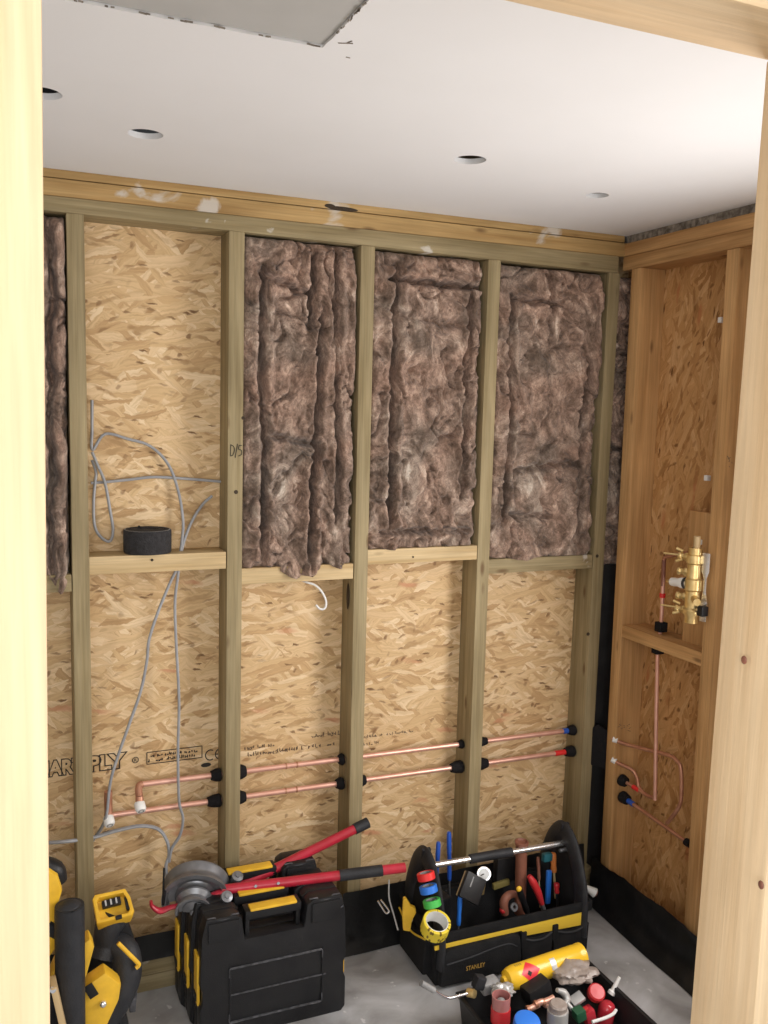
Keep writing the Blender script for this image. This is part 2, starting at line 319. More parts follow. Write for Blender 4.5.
def obj(name, bm, mt, parent=None, smooth=False, bevel=0, mid=None):
    """one mesh object; geometry is given in world coordinates"""
    finish(bm, bevel)
    me = bpy.data.meshes.new(name); bm.to_mesh(me); bm.free(); me.materials.append(M[mt] if isinstance(mt, str) else mt)
    if smooth or bevel:
        me.shade_smooth()
        try: me.set_sharp_from_angle(angle=.7)
        except Exception: pass
    o = bpy.data.objects.new(name, me); COL.objects.link(o)
    if parent:
        o.parent = parent; mw = ROOT[parent.name]; me.transform(mw.inverted()); ROOT[o.name] = mw
        if mid: o['label'] = mid
    else:
        co = np.empty(len(me.vertices)*3); me.vertices.foreach_get('co', co); co = co.reshape(-1, 3)
        p = Vector(((co[:, 0].min()+co[:, 0].max())/2, (co[:, 1].min()+co[:, 1].max())/2, co[:, 2].min()))
        me.transform(Matrix.Translation(-p)); o.location = p; ROOT[o.name] = Matrix.Translation(p)
    return o
def tag(o, label, cat, group=None):
    o['label'] = label; o['category'] = cat
    if group: o['group'] = group
    return o
def thing(name, label, cat, loc, group=None):
    o = bpy.data.objects.new(name, None); COL.objects.link(o); o.empty_display_size = .05; o.location = Vector(loc)
    ROOT[o.name] = Matrix.Translation(Vector(loc)); return tag(o, label, cat, group)
def struct(name, loc=(0, 0, 0), label=None):
    o = bpy.data.objects.new(name, None); COL.objects.link(o); o.location = loc; o.empty_display_size = .05
    o['kind'] = 'structure'; ROOT[o.name] = Matrix.Translation(Vector(loc))
    if label: o['label'] = label
    return o
def smesh(o, label=None):
    o['kind'] = 'structure'
    if label: o['label'] = label
    return o
def bx(name, b, mt, parent, bevel=.0015, label=None): return obj(name, box(new(), *b), mt, parent, bevel=bevel, mid=label)
def lettering(name, body, size, o, ux, uy, mt, parent, outline=0, shear=0, width=None):
    """flat print on a surface, real lettering turned into a mesh"""
    cu = bpy.data.curves.new(name, 'FONT'); cu.body = body; cu.size = size; cu.shear = shear; cu.align_x = 'LEFT'; cu.resolution_u = 3
    if outline: cu.fill_mode = 'NONE'; cu.offset = .004; cu.bevel_depth = outline; cu.bevel_resolution = 0
    else: cu.extrude = .0003
    t = bpy.data.objects.new('lettering_source', cu); COL.objects.link(t); bpy.context.view_layer.update()
    me = bpy.data.meshes.new_from_object(t.evaluated_get(bpy.context.evaluated_depsgraph_get())); bpy.data.objects.remove(t); bpy.data.curves.remove(cu)
    me.name = name
    ux, uy = Vector(ux).normalized(), Vector(uy).normalized(); nz = ux.cross(uy)
    s = 1
    if width:
        xs = [v.co.x for v in me.vertices]; s = width/(max(xs)-min(xs))
    for v in me.vertices: v.co = Vector(o)+ux*v.co.x*s+uy*v.co.y+nz*v.co.z
    me.materials.clear(); me.materials.append(M[mt]); ob = bpy.data.objects.new(name, me); COL.objects.link(ob); ob.parent = parent
    me.transform(ROOT[parent.name].inverted()); ROOT[ob.name] = ROOT[parent.name]; return ob

# ------------------------------------------------------------------ the setting
H = 2.3
smesh(obj('floor', box(new(), -3.4, 1.3, -4.2, .2, -.1, 0), 'concrete'), 'bare grey concrete floor with stains')
# ceiling board with spotlight holes and a hatch-like cut-out
HOLES = [(-1.621, -.42, .0385), (-.893, -.575, .0385), (-.422, -.425, .032), (-1.845, -.60, .0385)]
def fill_loops(loops, z):
    bm = new(); ed = []
    for lp in loops:
        vs = [bm.verts.new((x, y, z)) for x, y in lp]
        ed += [bm.edges.new((vs[i], vs[(i+1) % len(vs)])) for i in range(len(vs))]
    bmesh.ops.triangle_fill(bm, edges=ed, use_beauty=True, use_dissolve=False)
    return bm
loops = [[(-3.4, -4.2), (1.3, -4.2), (1.3, .2), (-3.4, .2)]]
for cx, cy, r in HOLES: loops.append([(cx+r*math.cos(2*PI*i/36), cy+r*math.sin(2*PI*i/36)) for i in range(36)])
cut = []
x0, x1, y0, y1 = -2.06, -1.43, -1.72, -1.06
rj = lambda: random.uniform(-.0016, .0016)
for i in range(34): cut.append((x0+(x1-x0)*i/34, y1+rj()))
for i in range(30): cut.append((x1+rj(), y1+(y0-y1)*i/30))
for i in range(12): cut.append((x1+(x0-x1)*i/12, y0))
for i in range(12): cut.append((x0, y0+(y1-y0)*i/12))
loops.append(cut)
bm = fill_loops(loops, H)
ex = bmesh.ops.extrude_face_region(bm, geom=bm.faces[:])
for v in [g for g in ex['geom'] if isinstance(g, bmesh.types.BMVert)]: v.co.z = H+.013
ceiling = smesh(obj('ceiling', bm, 'plaster'), 'smooth skimmed white ceiling with round spotlight holes')
bx('plasterboard_patch', (x0+.002, x1-.002, y0+.002, y1-.003, H+.004, H+.014), 'board', ceiling, 0, 'bare grey plasterboard patch let into the white ceiling')
bm = new()
for i in range(40):                                   # crumbs of broken skim along the patch edges
    t = random.random()
    if i < 26: c = (x0+.1+(x1-x0-.1)*t, y1-.003+rj(), H+.0005)
    else: c = (x1+rj()*.8, y1-.2*t, H+.0005)
    obox(bm, c, (random.uniform(.003, .014), random.uniform(.001, .0028), .002), (1, random.uniform(-.3, .3), 0) if i < 26 else (random.uniform(-.3, .3), 1, 0))
e = obj('broken_plaster_edge', bm, 'rough_edge', ceiling); e['kind'] = 'stuff'
for k, (a, b) in enumerate([((347, 43), (352, 41)), ((338, 43), (353, 43.5)), ((346, 57), (350, 58))]):
    A, B = at(*a, 'z', H-.0006), at(*b, 'z', H-.0006); obj('ceiling_crack', tube(new(), [A, B], .0009, 6), 'rough_edge', ceiling)
smesh(obj('light_block_slab', box(new(), -3.5, 1.4, -4.3, .3, 2.46, 2.5), 'void'), 'unseen dark slab added over the ceiling void to block light')  # unseen slab added so sky light cannot leak into the holes
for i, x in enumerate([-2.3, -1.74, -1.2, -.75, -.2]): bx('joist', (x-.022, x+.022, -4.2, .19, H+.04, 2.46), 'orange_y', ceiling, 0)

# back wall: strand board, studs, plates, noggins
SX = [-1.755, -1.335, -.942, -.515, -.068]; W = .044; D = .10
wb = struct('wall_back', (-1, 0, 0), 'timber stud wall with strand board sheathing and half-filled insulation')
panel = bx('strand_board_panel', (-3.0, .107, D, D+.012, .0, H+.04), 'osb', wb, 0, 'pale pressed strand board')
panels = {}
ztop = lambda x: 2.178-.0095*(x+.07)                 # underside of the lowest top plate, which sags to the right
for i, x in enumerate(SX):
    zb, zt = .098, ztop(x+W/2)
    bm = box(new(), x, x+W, 0, D, zb, zt)
    # measured lean of each stud: the face edges at top and bottom in the photograph
    lean = {0: (-.003, .004), 1: (.004, .001), 2: (.004, .002), 3: (.004, -.001), 4: (.014, -.002)}[i]
    for v in bm.verts: v.co.x += lean[0] if v.co.z > 1 else lean[1]
    obj('stud', bm, 'green_z', wb, bevel=.002)
for x in (-2.2, -2.62): bx('stud', (x, x+W, 0, D, .098, ztop(x)), 'green_z', wb, .002)
bm = box(new(), -3, -.021, -.003, D, 2.178, 2.232)
for v in bm.verts:
    if v.co.z < 2.2: v.co.z = ztop(v.co.x)
obj('top_plate', bm, 'green_x', wb, bevel=.002, mid='greenish treated top plate over the studs')
bx('top_plate', (-3, 0, -.005, D, 2.2325, 2.276), 'plate', wb, .002, 'yellow pine top plate')
bx('top_plate', (-3, 0, -.001, D, 2.2785, H), 'plate', wb, .002, 'plaster-smeared timber batten under the ceiling')
bx('sole_plate', (-3, .0, 0, D, 0, .048), 'green_x', wb, .002); bx('sole_plate', (-3, .0, .002, D, .0495, .0975), 'green_x', wb, .002)
NOG = [(-2.153, SX[0]-.002, 1.2, 1.247), (SX[0]+W, SX[1], 1.243, 1.292), (SX[1]+W, SX[2], 1.194, 1.241), (SX[2]+W, SX[3], 1.235, 1.281), (SX[3]+W, SX[4]+.003, 1.186, 1.233)]
for i, (a, b, z0, z1) in enumerate(NOG): bx('noggin', (a, b, .001, D, z0, z1), 'noggin' if i in (1, 2, 3) else 'green_x', wb, .002)
# dark knot holes / nail stains that stand out on the studs
for px, py, ax, v, r in [(236, 492, 'y', -.0005, .006), (152, 560, 'y', 0, .004), (413, 557, 'y', 0, .003), (597, 556, 'y', 0, .006), (588, 634, 'y', 0, .006), (243, 418, 'y', 0, .005)]:
    p = at(px, py, ax, v+.0005); obj('knot', cyl(new(), p, p+Vector((0, -.0012, 0)), r, 12), 'dirt', wb)
p = at(343, 209, 'y', -.0015); obj('scorched_hollow', ball(new(), p, .02, (2.4, .06, .32)), 'dirt', wb, True); p = at(330, 206, 'y', -.0015); obj('scorched_hollow', ball(new(), p, .012, (1.4, .08, .5)), 'dirt', wb, True)
# handwriting on the second stud
p = at(230.5, 456, 'y', -.0012); s2 = [c for c in wb.children if c.name.startswith('stud')][1]
bm = new()
def pen(strokes, o, s, r=.0011):
    for st in strokes: tube(bm, [o+Vector((x*s, 0, y*s)) for x, y in st], r, 5, 3)
pen([[(0, 0), (.02, 1)], [(0, .98), (.28, .8), (.34, .45), (.2, .08), (0, 0)], [(.42, -.15), (.62, 1.05)], [(1.0, .92), (.76, .88), (.72, .58), (.95, .5), (.98, .15), (.7, 0)]], p, .033)
obj('handwritten_mark', bm, 'ink', s2, mid='black handwritten D/S mark on the timber')
# stamped print on the strand board
yb = D-.0016
p0, p1 = at(40, 778.5, 'y', yb), at(73, 772, 'y', yb); ux = Vector((1, 0, 0)); uz = Vector((0, 0, 1))
a = at(35, 777.5, 'y', yb); lettering('board_stamp', 'MART', .058, a, ux, uz, 'ink', panel, outline=.0015, width=.135)
a = at(88.5, 771, 'y', yb); lettering('board_stamp', 'PLY', .058, a, ux, uz, 'ink', panel, outline=.0015, width=.112)
a = at(135.5, 760, 'y', yb); bm = new(); ring(bm, a, (0, 1, 0), .0075, .0095, .001, 20); obj('registered_mark', bm, 'ink', panel)
lettering('registered_mark', 'R', .014, a+Vector((-.0045, 0, -.005)), ux, uz, 'ink', panel)
a, b = at(147, 762, 'y', yb), at(202, 752, 'y', yb); z0 = (a.z+b.z)/2-.012; xa, xb = a.x, b.x
bm = new()
for q in ([(xa, z0), (xb, z0)], [(xa, z0+.036), (xb, z0+.036)], [(xa, z0), (xa, z0+.036)], [(xb, z0), (xb, z0+.036)]): tube(bm, [Vector((q[0][0], yb, q[0][1])), Vector((q[1][0], yb, q[1][1]))], .0013, 5)
obj('stamp_frame', bm, 'ink', panel)
def smudge(xa, xb, z, h, mt='ink', seed=1, fill=.8, t=.0009):
    """illegible stamped characters: small ink strokes"""
    rnd = random.Random(seed); bm = new(); x = xa
    while x < xb:
        if rnd.random() < fill:
            for _ in range(2):
                o = Vector((x+rnd.uniform(0, .003), yb+.0006, z+rnd.uniform(0, h*.35))); ang = rnd.choice([PI/2, PI/2, 0, .9, 2.2]); L = h*(.62 if abs(ang-PI/2) < .1 else .4)
                tube(bm, [o, o+Vector((math.cos(ang)*L, 0, abs(math.sin(ang))*L))], t, 4)
        x += h*.52
    obj('stamp_print', bm, mt, panel)
smudge(xa+.012, xb-.012, z0+.019, .011, seed=3, t=.0013); smudge(xa+.006, xb-.02, z0+.005, .012, seed=4, t=.0014)
a = at(204.5, 757, 'y', yb); bm = new()
for k in range(2):
    c = a+Vector((.018+k*.03, 0, .004)); tube(bm, [c+Vector((.015*math.cos(t), 0, .016*math.sin(t))) for t in np.linspace(PI*.32, PI*1.68, 9)], .0016, 6, 3)
    if k: tube(bm, [c+Vector((-.014, 0, 0)), c+Vector((.004, 0, 0))], .0014, 6)
obj('conformity_mark', bm, 'ink', panel)
a = at(206, 765, 'y', yb); obj('stamp_smear', ball(new(), a, .016, (1.0, .03, .42)), 'ink', panel)
a, b = at(245, 751, 'y', yb), at(338, 741, 'y', yb)
smudge(a.x, a.x+.1, .655, .013, 'ink_thin', 5, t=.0014); smudge(a.x+.22, b.x+.02, .668, .016, 'ink_thin', 6, .95, .0014); smudge(a.x+.01, b.x, .634, .015, 'ink_thin', 7, .8, .0014)
a, b = at(362, 731, 'y', yb), at(405, 725, 'y', yb); smudge(a.x, b.x+.03, .645, .012, 'ink_thin', 8); smudge(a.x, a.x+.06, .62, .012, 'ink_thin', 9)

# right wall
wr = struct('wall_right', (0, -.4, 0), 'orange pine stud wall with darker strand board')
bx('strand_board_panel', (D, D+.012, -.72, .107, 0, H+.04), 'osb_shaded', wr, 0, 'strand board with shade painted into its brown colour')
for y in (-.092, -.52): bx('stud', (0, D, y, y+.047, .05, 2.186), 'orange_z', wr, .002)
bx('stud', (0, D, -.722, -.675, .05, 2.186), 'orange_z', wr, .002)
bx('top_plate', (-.004, D, -1.77, -.003, 2.186, 2.231), 'orange_y', wr, .002); bx('top_plate', (-.001, D, -1.77, -.003, 2.2325, 2.274), 'orange_y', wr, .002)
bx('top_plate', (.008, D, -1.77, -.003, 2.276, H), 'rough_edge', wr, .001, 'dark dusty gap strip under the ceiling')
bx('sole_plate', (0, D, -1.77, .0, 0, .048), 'orange_y', wr, .002)
bx('noggin', (.002, D, -.473, -.092, .963, 1.005), 'orange_y', wr, .002)
bx('mounting_board', (.05, .07, -.473, -.33, 1.005, 1.42), 'orange_z', wr, .001)
for px, py in ((722, 320), (708, 478), (702, 542)):
    p = at(px, py, 'x', .055); bx('white_spacer', (.045, .06, p.y-.007, p.y+.007, p.z-.008, p.z+.008), 'white', wr, .001)
# corner strip and wall continuing past the opening, with a window in it that the doorway hides
bx('corner_strip', (-.02, .09, .03, .05, .05, 1.19), 'membrane', wr, .001, 'black membrane strip in the corner')
bm = box(new(), .0, .107, -.72-.95, -.722, 0, .58); obj('strand_board_panel', bm, 'osb_shaded', wr)
bm = box(new(), .0, .107, -1.77, -1.62, .0, 2.186); obj('stud', bm, 'orange_z', wr)
w1 = struct('window_1', (.05, -1.2, .58))
for b in ((.03, .09, -1.62, -1.58, .58, 2.186), (.03, .09, -.80, -.722, .58, 2.186), (.03, .09, -1.58, -.80, .58, .62), (.03, .09, -1.58, -.80, 1.8, 2.186)): bx('window_frame', b, 'white', w1)
bx('window_pane', (.062, .066, -1.58, -.80, .62, 1.8), mat('glass', (.9, .95, 1), .02, trans=1), w1, 0)

# unseen enclosing walls: left side of the shower room and the room the camera stands in
smesh(obj('wall_left', box(new(), -3.1, -3.0, -3.4, .2, 0, 2.46), 'wall_paint'))
smesh(obj('wall_hall', box(new(), 1.2, 1.3, -4.2, .2, 0, 2.46), 'wall_paint'))
smesh(obj('wall_outer', box(new(), .1075, .12, -1.77, .2, 0, .57), 'wall_paint'))
wf = struct('wall_rear', (-1, -3.3, 0))
for b in ((-3.0, -3.0+.02, -3.4, -3.3, 0, H), (-3.0, -2.98, -3.4, -3.3, 0, H), (-1.02, 1.2, -3.4, -3.3, 0, H), (-2.98, -1.02, -3.4, -3.3, 0, .88), (-2.98, -1.02, -3.4, -3.3, 2.22, H)): bx('wall_section', b, 'wall_paint', wf, 0)
w2 = struct('window_2', (-2, -3.3, .88))
for b in ((-2.98, -2.93, -3.36, -3.3, .88, 2.22), (-1.07, -1.02, -3.36, -3.3, .88, 2.22), (-2.93, -1.07, -3.36, -3.3, .88, .93), (-2.93, -1.07, -3.36, -3.3, 2.17, 2.22), (-2.025, -1.975, -3.36, -3.3, .93, 2.17)): bx('window_frame', b, 'white', w2)

# door opening in an open stud partition
dr = struct('door_1', (-1.5, -1.81, 0), 'planed pine door opening in an open stud partition')
YN, YF = -1.866, -1.771
XL, XR = -1.912, -1.169
pl = at(4, 824, 'y', YN).x
bm = box(new(), XL-.0385, XL, YN, YF, 0, 2.093)
for v in bm.verts: v.co.x += .002 if v.co.z > 1 else -.015
obj('door_post', bm, 'pale_z', dr, bevel=.002)
bm = box(new(), XR, XR+.06, YN, YF, 0, 2.093)
for v in bm.verts: v.co.x += 0 if v.co.z > 1 else -.036
obj('door_post', bm, 'pale_z', dr, bevel=.003, mid='broad pine door post with small knots')
bx('door_header', (-2.4, .0, YN, YF, 2.094, 2.14), 'pale_x', dr, .002); bx('door_header', (-2.4, .0, YN, YF, 2.1405, H), 'pale_x', dr, .002)
for x in (XR+.40, XR+.80): bx('partition_stud', (x, x+.038, YN, YF, .04, 2.093), 'pale_z', dr, .002)
for x in (-2.36, -2.8): bx('partition_stud', (x, x+.038, YN, YF, .04, H), 'pale_z', dr, .002)
bx('partition_plate', (XR+.047, 0, YN, YF, 0, .04), 'pale_x', dr, .002); bx('partition_plate', (-2.98, XL-.06, YN, YF, 0, .04), 'pale_x', dr, .002)
for px, py in ((744, 660), (761, 885)):
    p = at(px, py, 'x', XR-.0175-(.0 if py < 700 else .006)); obj('knot', ball(new(), p, .004, (.4, 1, 1.2)), 'brown', dr)

# ------------------------------------------------------------------ insulation
def gnoise(x, y, seed, per=None):
    """vectorised gradient noise"""
    xi, yi = np.floor(x).astype(np.int64), np.floor(y).astype(np.int64); xf, yf = x-xi, y-yi
    def g(ix, iy):
        h = (ix*374761393+iy*668265263+seed*144665) & 0xffffffff; h = ((h ^ (h >> 13))*1274126177) & 0xffffffff; h = h ^ (h >> 16)
        return h/4294967296.0*2*np.pi
    def dot(ix, iy, dx, dy): a = g(ix, iy); return np.cos(a)*dx+np.sin(a)*dy
    s = lambda t: t*t*t*(t*(t*6-15)+10)
    u, v = s(xf), s(yf)
    a = dot(xi, yi, xf, yf)*(1-u)+dot(xi+1, yi, xf-1, yf)*u; b = dot(xi, yi+1, xf, yf-1)*(1-u)+dot(xi+1, yi+1, xf-1, yf-1)*u
    return a*(1-v)+b*v
def batt(name, x0, x1, z0, z1, seed, creases, label, over=(), nx=96, yface=.004):
    nz = int(nx*(z1-z0)/max(x1-x0, .12)); nz = min(nz, 330)
    U, V = np.meshgrid(np.linspace(0, 1, nx), np.linspace(0, 1, nz)); X = x0+U*(x1-x0); Z = z0+V*(z1-z0)
    wx = .5*gnoise(X*7, Z*5, seed+1)+.22*gnoise(X*19, Z*15, seed+2); wz = .5*gnoise(X*7+9, Z*5+4, seed+3)+.2*gnoise(X*17+3, Z*15+8, seed+4)
    n1 = gnoise(X*7+wx*1.8, Z*3.4+wz*1.8, seed+5); n2 = gnoise(X*16+wx*4.2, Z*10+wz*4.0, seed+6); n3 = gnoise(X*36+wx*7, Z*27+wz*7, seed+7); n4 = gnoise(X*95, Z*80, seed+8)
    y = yface-.026*n1-.015*n2-.009*n3-.003*n4
    y += .020*np.exp(-(n1/.05)**2)*(n2 > -.12)+.014*np.exp(-(n2/.045)**2)*(n1 < .12)+.006*np.exp(-(n3/.06)**2)
    ed = np.minimum(np.minimum(X-x0, x1-X)/.02, 1); y += .035*(1-np.sqrt(np.clip(1-(1-ed)**2, 0, 1)))
    et = np.minimum((z1-Z)/.03, 1); y += .04*(1-np.sqrt(np.clip(1-(1-et)**2, 0, 1)))
    if not over: eb = np.minimum((Z-z0)/.025, 1); y += .03*(1-np.sqrt(np.clip(1-(1-eb)**2, 0, 1)))
    for c in creases:                                  # (kind, u or v of the line at both ends, span, depth, width)
        kind, a, b, s0, s1, dep, wd = c
        T, S, L = (V, U, x1-x0) if kind == 'v' else (U, V, z1-z0)
        ctr = a+(b-a)*T+.035/L*.35*gnoise(T*9, T*0+seed*.7, seed+11)+.02/L*.4*gnoise(T*25, T*0+3.3, seed+12)
        dist = (S-ctr)*L; win = np.clip((T-s0)/.04, 0, 1)*np.clip((s1-T)/.04, 0, 1)
        y += win*dep*np.exp(-(dist/wd)**2)-win*dep*.35*np.exp(-((np.abs(dist)-wd*2.6)/(wd*1.7))**2)
    y = np.clip(y, -.05, .088)
    for u, wd, drop in over:                           # tufts hanging over the noggin
        g = np.exp(-((U-u)/wd)**2)*np.exp(-(V/.05)**2); Z = Z-drop*g*(1+.4*gnoise(X*60, Z*0, seed+20)); y = y-(.030*g)*(1+gnoise(X*50, Z*40, seed+21))
    verts = np.stack([X+.004*gnoise(X*30, Z*30, seed+30), y, Z], -1).reshape(-1, 3)
    idx = np.arange(nx*nz).reshape(nz, nx)
    faces = np.stack([idx[:-1, :-1], idx[:-1, 1:], idx[1:, 1:], idx[1:, :-1]], -1).reshape(-1, 4)
    # back skin so the batt is a solid slab
    nb = len(verts); back = np.array([[x0, .09, z0], [x1, .09, z0], [x1, .09, z1], [x0, .09, z1]])
    fl = faces.tolist(); fl.append([nb, nb+3, nb+2, nb+1])
    fl.append(idx[0, ::-1].tolist()+[nb, nb+1]); fl.append(idx[-1, :].tolist()+[nb+2, nb+3]); fl.append(idx[:, 0].tolist()+[nb+3, nb]); fl.append(idx[::-1, -1].tolist()+[nb+1, nb+2])
    vs = np.concatenate([verts, back]); p = np.array([(x0+x1)/2, .045, z0])
    me = bpy.data.meshes.new(name); me.from_pydata((vs-p).tolist(), [], fl); me.materials.append(M['wool']); me.shade_smooth(); me.update()
    o = bpy.data.objects.new(name, me); COL.objects.link(o); o.location = p
    return tag(o, label, 'insulation', 'brown mineral wool batts between the studs')
G = .002
batt('insulation_batt', SX[1]+W+G, SX[2]-G, 1.243, ztop(SX[2])-.001, 10, [('v', .19, .16, 0, .93, .05, .008), ('v', .60, .70, .0, .80, .055, .007), ('v', .86, .80, .1, 1, .04, .007), ('v', .48, .62, .72, 1, .05, .008), ('h', .90, .80, .1, .62, .045, .009), ('h', .42, .36, .2, .7, .03, .008)],
     'crumpled brown wool batt left of the three adjoining bays, tuft hanging over noggin', over=[(.45, .12, .035), (.6, .06, .02), (.85, .05, .012)])
batt('insulation_batt', SX[2]+W+G, SX[3]-G, 1.283, ztop(SX[3])-.001, 40, [('v', .20, .19, .05, .97, .055, .008), ('v', .84, .86, .15, .95, .055, .007), ('h', .91, .90, .1, 1, .05, .008), ('h', .80, .76, .2, .9, .02, .01), ('h', .06, .05, .1, .95, .035, .007)],
     'brown wool batt in the middle bay with a straight left side fold', over=[(.2, .06, .004)])
batt('insulation_batt', SX[3]+W+G, SX[4]+.004, 1.235, 2.176, 71, [('v', .13, .14, .1, .92, .05, .007), ('v', .84, .86, .05, .72, .05, .008), ('h', .90, .86, .1, .6, .045, .009), ('v', .62, .48, .72, 1, .035, .008), ('h', .30, .34, .2, .9, .03, .009), ('h', .16, .12, .1, .6, .03, .009)],
     'dark brown wool batt in the right-hand bay next to the corner', over=[(.3, .1, .006)])
batt('insulation_batt', -2.15, SX[0]-.005, 1.249, ztop(SX[0])-.001, 95, [('v', .88, .9, .0, 1, .05, .008), ('v', .8, .75, .5, 1, .03, .008)],
     'greyish brown wool batt partly hidden behind the pale door post', over=[(.94, .06, .05)])
batt('insulation_batt', SX[4]+W+.012, .088, 1.19, 2.176, 120, [('h', .42, .40, 0, 1, .04, .008), ('h', .75, .72, 0, 1, .03, .008)], 'narrow dark sliver of wool tucked into the wall corner', nx=40, yface=.012)

# ------------------------------------------------------------------ membrane on the floor edge
def membrane(name, rows, label, seed, n=70, amp=.006):
    """rows: list of polylines from top edge to floor edge, each ((start),(end))"""
    rnd = np.random.default_rng(seed); bm = new(); R = 9
    prof = [Vector(r[0]) for r in rows], [Vector(r[1]) for r in rows]
    A, B = smooth_path(prof[0], 3), smooth_path(prof[1], 3); grid = []
    for i in range(n):
        t = i/(n-1); line = []
        for j, (a, b) in enumerate(zip(A, B)):
            p = a.lerp(b, t); w_ = j/(len(A)-1)
            k = float(gnoise(np.array([t*11.0]), np.array([w_*2.5]), seed)[0]); k2 = float(gnoise(np.array([t*34.0]), np.array([w_*6]), seed+1)[0])
            edge = float(gnoise(np.array([t*6.0]), np.array([j*0+7.7]), seed+2)[0])
            d = Vector((k*amp*1.2+k2*amp*.4, k*amp*1.2, abs(k2)*amp)) if j < len(A)-1 else Vector((edge*.012, edge*.012, 0))
            line.append(bm.verts.new((p.x+d.x, p.y+d.y, max(p.z+d.z, .0015))))
        grid.append(line)
    for i in range(n-1):
        for j in range(len(A)-1): bm.faces.new((grid[i][j], grid[i+1][j], grid[i+1][j+1], grid[i][j+1]))
    bmesh.ops.solidify(bm, geom=bm.faces[:], thickness=.0012)
    o = obj(name, bm, 'membrane', smooth=True); return tag(o, label, 'membrane')
membrane('damp_membrane', [((-.012, -.02, .15), (-.014, -1.7, .14)), ((-.02, -.02, .12), (-.028, -1.7, .105)), ((-.03, -.03, .05), (-.045, -1.7, .05)), ((-.06, -.06, .003), (-.115, -1.7, .003))], 'black plastic membrane lining the foot of the right wall', 3, amp=.013)
membrane('damp_membrane', [((-2.9, -.008, .17), (-.97, -.008, .182)), ((-2.9, -.010, .14), (-.97, -.012, .14)), ((-2.9, -.009, .105), (-.97, -.02, .105))], 'black plastic strip above the sole plate behind the tool cases', 8, amp=.003)
membrane('damp_membrane', [((-.96, -.012, .19), (-.05, -.012, .2)), ((-.96, -.016, .12), (-.05, -.02, .12)), ((-.96, -.03, .04), (-.05, -.035, .04)), ((-.97, -.05, .003), (-.06, -.06, .003))], 'black membrane sheet behind the open tool bag', 14, amp=.006)

# ------------------------------------------------------------------ copper pipes on the back wall
def pipe_run(z_l, z_r, px_pts, label, elbow):
    """continuous pipe through drilled studs, foam collars at each stud"""
    zz = lambda x: z_l+(z_r-z_l)*(x+1.6)/1.6
    x_l = elbow[0]; t = thing('copper_pipe', label, 'pipe', (x_l, .05, zz(x_l)), 'copper pipes')
    tube_ = obj('pipe_tube', cyl(new(), (x_l, .05, zz(x_l)), (.015, .05, zz(.015)), .0082, 16), 'copper', t, True)
    for x, s, r, L in px_pts:
        c = Vector((x, .05, zz(x))); bm = new()
        lathe(bm, [(.0085, 0), (r*1.0, 0), (r*1.22, .005), (r*1.12, L*.55), (r*.8, L), (.0085, L)], c, (s, .02, -.02), 14); obj('foam_collar', bm, 'foam', t, True)
    return t, zz, tube_
Ls = lambda i: SX[i]; Rs = lambda i: SX[i]+W
up_pts = [(Ls(1)-.001, -1, .017, .03), (Rs(1)+.001, 1, .02, .03), (Ls(2)-.001, -1, .016, .018), (Rs(2)+.001, 1, .012, .008), (Ls(3)-.001, -1, .013, .018), (Rs(3)+.001, 1, .015, .045), (Ls(4)-.001, -1, .016, .028)]
lo_pts = [(Ls(1)-.001, -1, .017, .04), (Rs(1)+.001, 1, .018, .03), (Ls(2)-.001, -1, .017, .024), (Rs(2)+.001, 1, .018, .03), (Ls(3)-.001, -1, .018, .042), (Rs(3)+.001, 1, .019, .05), (Ls(4)-.001, -1, .017, .036)]
def tail(t, x, z, drop, lead=0):
    bm = tube(new(), [(x+.012, .05, z), (x+.003, .047, z-.002), (x-.001, .036, z-.010), (x-.001, .022, z-.026)] if not lead else [(x, .05, z+.085), (x, .049, z+.05), (x, .044, z+.022)], .0115 if lead else .0105, 14, 4); obj('copper_elbow', bm, 'copper_dull', t, True)
    y0_, z0_ = (.022, z-.026) if not lead else (.044, z+.022)
    bm = new(); obj('pipe_stub', tube(bm, [(x-.001, y0_, z0_), (x-.001, y0_-.012, z0_-drop)], .0115, 14), 'copper_dull', t, True)
    e = Vector((x-.001, y0_-.012, z0_-drop)); d = Vector((.1, -.75, -.6)).normalized()
    bm = new(); lathe(bm, [(0, -.012), (.013, -.012), (.0155, -.008), (.0155, .010), (.0125, .016), (0, .0165)], e, d, 18); cp = obj('push_fit_cap', bm, 'white', t, True, mid='white push-fit stop end')
    bm = new(); ring(bm, e+d*.0168, d, .006, .0085, .001, 16); obj('cap_ring', bm, 'grey', cp)
t1, z1f, _ = pipe_run(.612, .597, up_pts, 'upper copper pipe run with elbow and white end cap', (-1.578,))
tail(t1, -1.578, z1f(-1.578), .022)
t2, z2f, _ = pipe_run(.531, .520, lo_pts, 'lower copper pipe run with upright stub and white end cap', (-1.656,))
tail(t2, -1.662, z2f(-1.66)-.012, .016, 1)
obj('blue_tape', cyl(new(), (SX[4]-.05, .05, z1f(-.1)), (SX[4]-.03, .05, z1f(-.1)), .0098, 14), 'blue', t1, True)
obj('red_tape', cyl(new(), (SX[4]-.08, .05, z2f(-.1)), (SX[4]-.036, .05, z2f(-.1)), .0095, 14), 'red_tape', t2, True)
for x in (-1.135, -1.1): obj('solder_joint', cyl(new(), (x, .05, z1f(x)), (x+.004, .05, z1f(x)), .0098, 14), 'copper_dull', t1, True); obj('solder_joint', cyl(new(), (x, .05, z2f(x)), (x+.004, .05, z2f(x)), .0098, 14), 'copper_dull', t2, True)
